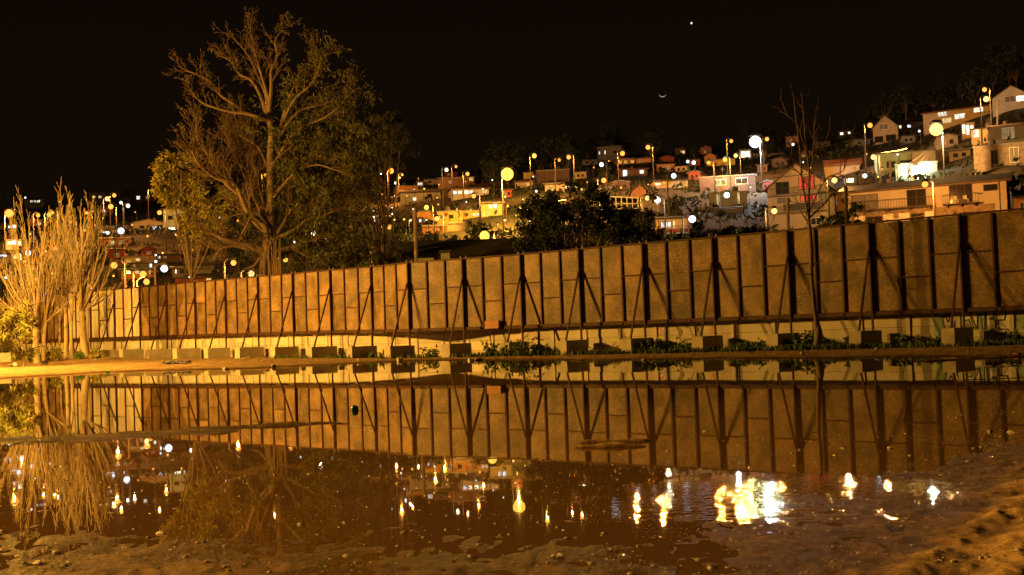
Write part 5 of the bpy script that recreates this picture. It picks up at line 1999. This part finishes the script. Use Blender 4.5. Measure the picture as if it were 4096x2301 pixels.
def veranda_house():
    root, M, W, H = house(2570, 2755, 872, 938, 'shed', 10, 'yellow', 'low yellow house with a bright window and a red railing above the fence', (), 0, 6, roofm='roof_zinc', down=2.5)
    h2 = W / 2
    X = lambda f: -h2 + f * W
    window(root, M, X(.04), X(.30), H * .45, H * .85, 'd', 'frame_dark', 'window', 1)
    window(root, M, X(.40), X(.63), H * .38, H * .78, 'w', 'frame_dark', 'window', 2)
    window(root, M, X(.66), X(.72), H * .30, H * .82, 'y', 'frame_dark', 'door', 0)
    m = MB()
    m.box(X(.33), X(1.0), -1.6, -.003, -.10, .06, M)
    m.build('veranda_floor', 'concrete', root)
    railing(root, M, X(.34), X(.99), -1.5, .06, .85, 22, 'wall_red')
    m = MB()
    m.box(X(.36), X(.98), -1.49, -1.46, .16, .60, M)
    m.build('railing_panel', 'wall_red', root)
    for f in (.36, .98):
        m = MB()
        m.box(X(f) - .06, X(f) + .06, -1.44, -1.32, .065, H * 1.0, M)
        m.build('veranda_post', 'wall_red', root)


veranda_house()


def pergola():
    Y = hit(2905, 870) - 1
    o = at(2905, 868, Y)
    k = Y / FPX
    root = empty('terrace_awning', (o.x, o.y, o.z - 1), 'dark slanted terrace awning lit by a white lamp', 'awning')
    M = Matrix.Translation(o)
    W = 132 * k
    m = MB()
    vs = [Vector(p) for p in ((-W * .5, -2, 0), (W * .38, -2, .2), (W * .62, 2.2, 46 * k), (-W * .28, 2.2, 44 * k))]
    vs = [M @ v for v in vs]
    m.add(vs + [v + Vector((0, 0, .08)) for v in vs], [(3, 2, 1, 0), (4, 5, 6, 7), (0, 1, 5, 4), (1, 2, 6, 5), (2, 3, 7, 6), (3, 0, 4, 7)])
    m.build('canopy', 'roof_zinc', root)
    for q, f in enumerate((.15, .45, .75)):
        m = MB()
        a, b = vs[0].lerp(vs[3], f), vs[1].lerp(vs[2], f)
        m.bar(a + Vector((0, 0, .16)), b + Vector((0, 0, .16)), .12)
        m.build('batten', 'wall_grey', root)
    for v in (vs[0], vs[1], vs[2], vs[3]):
        m = MB()
        m.tube([v, Vector((v.x, v.y, hz(v.x, v.y) - .3))], .05, 5)
        m.build('post', 'dark_metal', root)
    HOUSE_PIX.append((2830, 2990, 815, 880, Y))


pergola()


def big_roof():
    """the long dark roof close behind the fence"""
    Y = 96.0
    root, M, W, H = house(1600, 2150, 1048, 1075, 'side', 110, 'brown', 'long dark roofed building right behind the bend of the fence', (), 0, 14, Y=Y, roofm='roof_dark', over=.8, down=5)
    house(1764, 1800, 1012, 1052, 'flat', 0, 'white', 'small white shed in front of the long dark roof', (), 0, 2, Y=90, down=4, name='shed', cat='shed', group='sheds behind the fence')
    house(1668, 1735, 1032, 1056, 'hip', 6, 'white', 'low pale hut right of the wooden utility pole', (), 0, 3, Y=90, down=4, name='shed', cat='shed', group='sheds behind the fence')


big_roof()


def terrace():
    """lit retaining walls in the middle of the slope"""
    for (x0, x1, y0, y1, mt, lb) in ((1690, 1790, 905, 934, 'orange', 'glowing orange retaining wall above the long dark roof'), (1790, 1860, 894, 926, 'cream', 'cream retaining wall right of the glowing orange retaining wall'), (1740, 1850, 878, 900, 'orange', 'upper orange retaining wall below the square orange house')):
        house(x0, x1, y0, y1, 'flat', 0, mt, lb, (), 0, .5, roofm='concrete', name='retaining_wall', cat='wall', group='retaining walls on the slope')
    house(3586, 3745, 655, 690, 'flat', 0, 'white', 'white garden wall lit from below over the long house roof', (), 0, .4, roofm='wall_white', name='garden_wall', cat='wall', dY=-4, group='retaining walls on the slope')
    Y = hit(4080, 860)
    house(4062, 4130, 790, 880, 'flat', 0, 'orange', 'orange gate pillar with a white door at the right edge', [(.3, .2, .8, .95, 'k', 'door')], 0, 2, Y=118, down=3, name='gate_pillar', cat='pillar', group='gates')
    # white railings by the floodlight
    Y = hit(3075, 630)
    a, b = at(3006, 632, Y), at(3142, 628, Y)
    root = empty('white_railing', (a.x, a.y, a.z - .5), 'white metal railings gleaming beside the floodlight', 'railing')
    for k in range(13):
        p = a.lerp(b, k / 12)
        m = MB()
        m.box(p.x - .04, p.x + .04, p.y - .04, p.y + .04, p.z - 1, p.z + 1.0)
        m.build('rail_post', 'frame_white', root)
    for z in (.3, .62, .95):
        m = MB()
        m.bar(a + Vector((0, -.07, z)), b + Vector((0, -.07, z)), .06)
        m.build('rail', 'frame_white', root)


terrace()


# ------------------------------------------------------------------ poles, cables
def pole(px, pt, pb, Y, mt, r, label, cross=False):
    a, b = at(px, pt, Y), at(px, pb, Y)
    g = hz(a.x, a.y) if Y > 92 else gz(a.x, a.y)
    root = empty('utility_pole', (a.x, a.y, g), label, 'pole', 'utility poles behind the fence')
    m = MB()
    m.tube([(b.x, b.y, g - .5), (a.x, a.y, a.z)], [r * 1.2, r], 8)
    m.build('shaft', mt, root)
    if cross:
        m = MB()
        m.box(a.x - .9, a.x + .9, a.y - .09, a.y - r - .002, a.z - .55, a.z - .43)
        m.build('crossarm', 'wood', root)
    for z in (.35, .9):
        m = MB()
        m.box(a.x + r * .8, a.x + r * .8 + .12, a.y - .05, a.y + .05, a.z - z, a.z - z + .12)
        m.build('bracket', 'dark_metal', root)
    return a


PA = pole(1660, 832, 1045, 88, 'wood', .13, 'wooden utility pole right of the towering tree')
PB = pole(3312, 748, 930, 104, 'concrete_wall', .13, 'pale concrete pole before the cream gabled house wing', True)
PC = pole(3150, 790, 945, 100, 'wood', .13, 'brown pole before the cream gabled house balconies')
PD = pole(3382, 742, 930, 98, 'bark_dark', .15, 'black pole at the left end of the long balcony house')
PE = pole(3560, 640, 690, 150, 'concrete', .14, 'pole on the slope over the long house roof')
PF = pole(3990, 400, 520, 205, 'concrete', .16, 'pole below the white gabled house at the top right')


def cable(a, b, sag, label, r=.018):
    pts = []
    for k in range(13):
        t = k / 12
        p = Vector(a).lerp(Vector(b), t)
        p.z -= sag * 4 * t * (1 - t)
        pts.append(p)
    m = MB()
    m.tube(pts, r, 4)
    tag(m.build('overhead_cable', 'concrete_dark'), label, 'cable', 'overhead cables on the right')


CB = [((3312, 775, 104), (3200, 925, 92), .3), ((3312, 790, 104), (3190, 930, 92), .4), ((3312, 800, 104), (3180, 935, 92), .5), ((3312, 785, 104), (3150, 800, 100), .5), ((3312, 780, 104), (3382, 760, 98), .5), ((3700, 860, 118), (3382, 770, 98), 1.0), ((3700, 865, 118), (3382, 785, 98), 1.2), ((3700, 868, 118), (3382, 800, 98), 1.4), ((3700, 872, 118), (3900, 860, 110), .4), ((3700, 876, 118), (4060, 850, 108), .6), ((3100, 860, 104), (3040, 940, 96), .2), ((3100, 865, 104), (3050, 945, 96), .2),
      ((3745, 560, 170), (3560, 680, 150), .8), ((3745, 565, 170), (3600, 690, 150), .8), ((3745, 570, 170), (3640, 690, 150), .8), ((3990, 420, 205), (3850, 480, 190), .5), ((3990, 410, 205), (4110, 420, 200), .5), ((3700, 880, 118), (3420, 900, 100), .3)]
for i, (a, b, s) in enumerate(CB):
    cable(at(*a), at(*b), s, 'thin overhead cable strung between poles on the right slope')

# ------------------------------------------------------------------ every lamp seen in the photograph
LAMP_NAMES = []
for a in [
    (2029, 697, 'y', .95, 420, 'biggest yellow street lamp glaring in the middle of the hillside', 9),
    (3021, 568, 'c', 1.0, 2000, 'dazzling white floodlight on the skyline right of centre', 9),
    (3745, 518, 'h', .85, 360, 'great warm white street lamp over the white lit wall', 9),
    (1564, 684, 'o', .62, 380, 'big orange street lamp beside the drooping olive tree', 8),
    (1938, 944, 'y', .42, 380, 'big amber street lamp just over the fence right of the bend', 8),
    (37, 854, 'o', .66, 380, 'big orange street lamp at the left edge', 8),
    (3338, 722, 'h', .32, 380, 'warm street lamp between the gabled house and the long house', 8),
    (3700, 738, 'o', .30, 900, 'orange street lamp in front of the long balcony house', 8, 121),
    (3097, 845, 'h', .28, 380, 'warm street lamp low beside the cream gabled house', 7),
    (2907, 781, 'c', .34, 380, 'white street lamp over the slanted terrace awning', 7),
    (2769, 877, 'c', .34, 380, 'white street lamp beside the red railing house', 7),
    (2630, 799, 'w', .40, 260, 'white spotlight on the white wall house', 5.5),
    (2589, 793, 'h', .27, 300, 'warm lamp left of the white spotlight', 6),
    (2137, 624, 'y', .42, 380, 'amber street lamp above right of the biggest yellow lamp', 8),
    (2275, 629, 'o', .38, 330, 'orange street lamp, right one of a close pair near the skyline', 8),
    (2237, 641, 'o', .26, 260, 'small orange street lamp, left one of a close pair near the skyline', 7),
    (2406, 659, 'c', .36, 330, 'white street lamp below the tower block', 7),
    (2415, 722, 'o', .34, 330, 'orange street lamp under the white lamp of the tower block', 7),
    (2490, 614, 'o', .40, 330, 'orange street lamp beside the tower block', 8),
    (2592, 590, 'o', .42, 330, 'orange street lamp alone on the skyline right of the tower block', 8),
    (2695, 704, 'c', .34, 330, 'white street lamp over the cream house with a yellow wing', 7),
    (2751, 647, 'c', .26, 240, 'white lamp, left one of a cluster on the slope', 5),
    (2775, 651, 'c', .34, 240, 'white lamp, right one of a cluster on the slope', 5),
    (2925, 565, 'o', .32, 300, 'orange lamp left of the dazzling white floodlight', 8),
    (3068, 557, 'o', .36, 300, 'orange lamp right of the dazzling white floodlight', 8),
    (2835, 651, 'o', .30, 320, 'orange lamp at the left end of the glowing garden wall', 6),
    (2900, 639, 'y', .36, 380, 'amber lamp in the middle of the glowing garden wall', 6),
    (2943, 623, 'h', .36, 380, 'warm lamp at the right end of the glowing garden wall', 6),
    (3172, 578, 'w', .26, 200, 'small white lamp near the pale pink house', 4),
    (3459, 704, 'c', .28, 330, 'white street lamp over the left end of the long house roof', 6),
    (3494, 629, 'h', .34, 330, 'warm street lamp below the cream gabled two storey house', 7),
    (3480, 502, 'o', .40, 330, 'orange street lamp left of the cream gabled two storey house', 8),
    (3938, 359, 'o', .34, 330, 'orange lamp, upper one of two at the top right', 9),
    (3945, 397, 'h', .42, 330, 'warm lamp, lower one of two at the top right', 8),
    (3677, 525, 'c', .18, 160, 'tiny white lamp left of the great warm street lamp', 4),
    (3665, 668, 'g', .22, 900, 'greenish garden light at the foot of the white lit wall', 1.6),
    (1786, 680, 'w', .34, 300, 'white street lamp near the skyline left of the biggest yellow lamp', 8),
    (1824, 667, 'o', .24, 260, 'small orange lamp right of a white one near the skyline', 8),
    (1870, 696, 'o', .34, 300, 'orange street lamp over the row of white windows', 7),
    (1895, 785, 'o', .30, 300, 'orange street lamp below the row of white windows', 7),
    (1706, 830, 'y', .30, 380, 'amber street lamp above the glowing terrace', 7),
    (1747, 875, 'y', .26, 420, 'amber street lamp in the middle of the glowing terrace', 6),
    (1557, 908, 'o', .24, 300, 'orange street lamp left of the wooden utility pole', 7),
    (1609, 700, 'o', .26, 260, 'small orange lamp right of the big orange street lamp', 6),
    (1599, 712, 'h', .22, 220, 'small warm lamp right below the big orange street lamp', 5),
    (1582, 733, 'c', .26, 220, 'white lamp below the big orange street lamp', 4),
    (1524, 696, 'c', .20, 200, 'small white lamp left of the big orange street lamp', 5),
    (1493, 870, 'w', .20, 300, 'white lamp among the drooping olive leaves', 5),
    (1642, 882, 'h', .16, 260, 'small warm lamp by the narrow orange house', 4),
    (1449, 1016, 'o', .20, 300, 'orange street lamp low behind the fence left of the bend', 6),
    (1400, 910, 'o', .16, 240, 'tiny orange lamp in the leaves right of the towering tree', 5),
    (2340, 881, 'o', .18, 200, 'orange lamp glimmering through the dark bushy tree', 5),
    (2145, 766, 'c', .18, 200, 'tiny white lamp above the dark bushy tree', 4),
    (1254, 934, 'w', .24, 300, 'white street lamp right of the towering trunk', 6),
    (1303, 952, 'c', .14, 200, 'tiny white lamp right of the towering trunk', 4),
    (1176, 970, 'c', .14, 180, 'tiny bluish lamp beside the towering trunk', 4),
    (1061, 701, 'o', .34, 330, 'orange street lamp shining through the towering tree', 8),
    (934, 1052, 'o', .24, 320, 'orange street lamp low left of the towering trunk', 6),
    (1004, 1095, 'h', .26, 380, 'warm street lamp touching the fence top left of the towering trunk', 6),
    (1142, 1040, 'o', .20, 300, 'orange street lamp low right of the towering trunk', 6),
    (745, 1033, 'c', .18, 240, 'small white lamp below the yellow leaved tree', 4),
    (657, 1075, 'c', .30, 330, 'white street lamp among the low left houses', 6),
    (586, 1128, 'o', .24, 320, 'orange street lamp just above the pale fence panels', 6),
    (572, 1097, 'o', .26, 320, 'orange street lamp over the lower lamp above the pale panels', 7),
    (456, 1062, 'o', .26, 320, 'orange street lamp right of the poplar clump', 7),
    (364, 1146, 'o', .22, 300, 'orange street lamp behind the poplar trunks', 6),
    (221, 995, 'o', .24, 260, 'orange lamp twinkling between the two poplars', 6),
    (484, 924, 'c', .40, 330, 'white floodlight before the long low white building', 6),
    (431, 932, 'c', .22, 200, 'small white lamp at the left end of the long low white building', 4),
    (638, 851, 'o', .34, 300, 'orange street lamp above the white gabled house', 7),
    (443, 827, 'o', .42, 300, 'orange street lamp over the small orange lit house', 7),
    (457, 782, 'o', .34, 260, 'orange lamp on the skyline right of the poplar tops', 8),
    (429, 796, 'h', .46, 260, 'broad warm lamp on the skyline beside the poplar tops', 6),
    (512, 824, 'w', .34, 260, 'white lamp, right one of three on the upper left slope', 6),
    (484, 811, 'w', .30, 240, 'white lamp, middle one of three on the upper left slope', 5),
    (608, 763, 'o', .28, 260, 'orange lamp left of the yellow leaved tree top', 8),
    (152, 862, 'o', .32, 260, 'orange lamp between the left poplar twigs', 7),
    (197, 859, 'o', .36, 280, 'orange lamp, left one of a touching pair in the poplar twigs', 7),
    (209, 851, 'o', .26, 260, 'orange lamp, right one of a touching pair in the poplar twigs', 7),
    (281, 889, 'o', .24, 240, 'small orange lamp behind the poplar clump', 6),
    (347, 852, 'o', .26, 240, 'small orange lamp near the top of the poplar clump', 6),
    (73, 1025, 'h', .36, 260, 'warm lamp glaring behind the left poplar', 5),
    (112, 1012, 'c', .30, 240, 'white lamp right of the warm one behind the left poplar', 5),
    (58, 969, 'c', .36, 240, 'white lamp on the white house behind the left poplar', 4),
    (101, 791, 'c', .24, 180, 'tiny white lamp beside the domed pavilion', 5),
    (58, 906, 'c', .28, 220, 'white lamp under the big orange lamp at the left edge', 4),
]:
    px, py, k, r, L_, lb, hp = a[:7]
    Yl = a[7] if len(a) > 7 else None
    LAMP_NAMES.append((px, py, lb))
    lamp(px, py, k, r * 1.12, L_ * {'c': .28, 'w': .5, 'h': 2.4, 'g': 3.0}.get(k, 4.6), lb, hp, Yl, name='street_lamp' if hp > 5 else 'lamp')


for fo, fx, fy in FILLED:          # tell the unlit houses apart by the lamp each stands nearest to
    j = min(range(len(LAMP_NAMES)), key=lambda j: (LAMP_NAMES[j][0] - fx) ** 2 + (LAMP_NAMES[j][1] - fy) ** 2)
    lx, ly, nm = LAMP_NAMES.pop(j)
    fo['label'] = ' '.join(('small unlit house near the ' + nm).split()[:16])


def tiny_lights():
    r = random.Random(64)
    n = 0
    while n < 95:
        z = r.random()
        if z < .30:
            px, py = r.uniform(20, 760), r.uniform(800, 1120)
        elif z < .45:
            px, py = r.uniform(780, 1500), r.uniform(760, 1040)
        elif z < .80:
            px, py = r.uniform(1480, 2150), r.uniform(690, 900)
        else:
            px, py = r.uniform(2300, 3900), r.uniform(600, 760)
        if any(abs(px - a) < 22 and abs(py - b) < 22 for a, b, c in LAMP_PIX):
            continue
        lamp(px, py, r.choice('ooohyyccw'), r.uniform(.10, .19), 90, 'tiny far lamp twinkling among the hillside houses', 3.0, None, 'tiny lamps on the hillside', 'lamp')
        n += 1


tiny_lights()


def string_lights():
    for (pts, n, lb, kd) in (([(3512, 612), (3560, 606), (3600, 600), (3626, 594)], 26, 'string of small warm bulbs along the pale green house', 'y'), ([(2228, 806), (2245, 800), (2262, 798)], 8, 'short string of small orange bulbs above the dark bushy tree', 'o')):
        Y = hit(pts[1][0], pts[1][1] + 60) - 2
        ps = [at(x, y, Y) for x, y in pts]
        sp = smooth_path(ps, 8)
        root = empty('string_lights', ps[0], lb, 'lights')
        m = MB()
        m.tube(sp, .015, 4)
        m.build('wire', 'dark_metal', root)
        for k in range(n):
            p = sp[int(k * (len(sp) - 1) / (n - 1))]
            o = link('bulb', bulb_mesh(kd, 60), None, Matrix.Translation(p - Vector((0, 0, .05))) @ Matrix.Scale(.05, 4))
            o.parent = root
            o.matrix_parent_inverse = root.matrix_basis.inverted()


string_lights()


# ------------------------------------------------------------------ trees on the hillside
def hill_trees():
    r = random.Random(99)
    protos = []
    for k in range(5):
        rr = random.Random(200 + k)
        lv, tr = MB(), MB()
        for _ in range(9):
            c = Vector((rr.gauss(0, .9), rr.gauss(0, .8), rr.uniform(1.6, 4.2)))
            leaf_cloud(lv, rr, c, rr.uniform(.8, 1.3), 130, .42, .22, .3, 6)
            tr.tube([(0, 0, .9), c * .6, c], [.10, .06, .03], 4)
        tr.tube([(0, 0, -.8), (.05, 0, .9)], [.18, .12], 6)
        ml, mt = lv.mesh('crown'), tr.mesh('trunk')
        ml.materials.append(MATS['leaf_dark'])
        mt.materials.append(MATS['bark_dark'])
        protos.append((ml, mt))
    n = tries = 0
    while n < 230 and tries < 6000:
        tries += 1
        u = r.uniform(-.47, .47)
        Y = 104 + (r.random() ** .8) * 235
        X = u * Y
        s = r.uniform(.6, 1.35) * (1 + (Y - 100) / 500)
        z = hz(X, Y)
        x0, y0 = proj((X, Y, z))
        x1, y1 = proj((X, Y, z + 4.6 * s))
        wd = 1.9 * s * FPX / Y
        if any(hx0 - wd < x0 < hx1 + wd and y1 < hy1 and y0 > hy0 and Y < hY + 6 for hx0, hx1, hy0, hy1, hY in HOUSE_PIX):
            continue
        if any(abs(lx - x0) < wd + 8 and y1 - 8 < ly < y0 and Y < lY + 2 for lx, ly, lY in LAMP_PIX):
            continue
        ml, mt = protos[n % 5]
        M = Matrix.Translation((X, Y, z)) @ Matrix.Rotation(r.uniform(0, 6.28), 4, 'Z') @ Matrix.Scale(s, 4)
        root = empty('hillside_tree', (X, Y, z), 'dark leafy tree among the houses on the hillside', 'tree', 'trees on the hillside')
        for nm, me in (('crown', ml), ('trunk', mt)):
            o = link(nm, me, None, M)
            o.parent = root
            o.matrix_parent_inverse = root.matrix_basis.inverted()
        n += 1


hill_trees()


def undergrowth():
    r = random.Random(41)
    m = MB()
    us = [r.uniform(-.48, .48) for _ in range(9000)]
    ys = [100 + (r.random() ** .9) * 260 for _ in range(9000)]
    xs = [u * y for u, y in zip(us, ys)]
    zs = hill(np.array(xs), np.array(ys)).tolist()
    cl = (vnoise(np.array(xs) * .12, np.array(ys) * .12, 71) + .5 * vnoise(np.array(xs) * .4, np.array(ys) * .4, 72)).tolist()
    for x, y, z, c in zip(xs, ys, zs, cl):
        if c < -.12:
            continue
        s = r.uniform(.5, 1.2) * (.7 + c)
        for _ in range(4):
            leaf(m, r, Vector((x + r.gauss(0, .5), y + r.gauss(0, .5), z + r.uniform(-.1, .5) * s)), s * 1.1, s * .6, -.5)
    tag(m.build('undergrowth', 'leaf_dark'), 'dark scrub covering the hillside between the houses', 'scrub', kind='stuff')


undergrowth()


# ------------------------------------------------------------------ moon and planet
def moon():
    D = 2400.0
    c = at(2650, 374, D)
    rad = 15.5 * D / FPX
    F = (c - Vector((0, 0, CH))).normalized()
    rt = F.cross(Vector((0, 0, 1))).normalized()
    up = rt.cross(F)
    # the sunlit lune of the ball, turned down and a little to the left
    a0 = math.radians(-94)
    ax = rt * math.cos(a0) + up * math.sin(a0)          # towards the sun in the plane of the sky
    bx = rt * -math.sin(a0) + up * math.cos(a0)
    m = MB()
    n, k = 28, 5
    vs, fs = [], []
    for i in range(n + 1):
        th = -math.pi / 2 + math.pi * i / n
        for j in range(k + 1):
            ph = math.radians(90 - 42 + 50 * j / k)
            v = bx * math.sin(th) + (ax * math.sin(ph) - F * math.cos(ph)) * math.cos(th)
            vs.append(c + v * rad)
    for i in range(n):
        for j in range(k):
            fs.append((i * (k + 1) + j, i * (k + 1) + j + 1, (i + 1) * (k + 1) + j + 1, (i + 1) * (k + 1) + j))
    m.add(vs, fs)
    tag(m.build('crescent_moon', emit('moonlight', (1.0, .80, .55), .32)), 'thin crescent moon lying on its back in the black sky', 'moon')
    me = ico(1, 2)
    me.name = 'planet'
    me.materials.append(emit('starlight', (1.0, .9, .75), 1.2))
    tag(link('planet', me, None, Matrix.Translation(at(2766, 93, D)) @ Matrix.Scale(4.2 * D / FPX, 4)), 'single bright planet high above the crescent moon', 'planet')


moon()
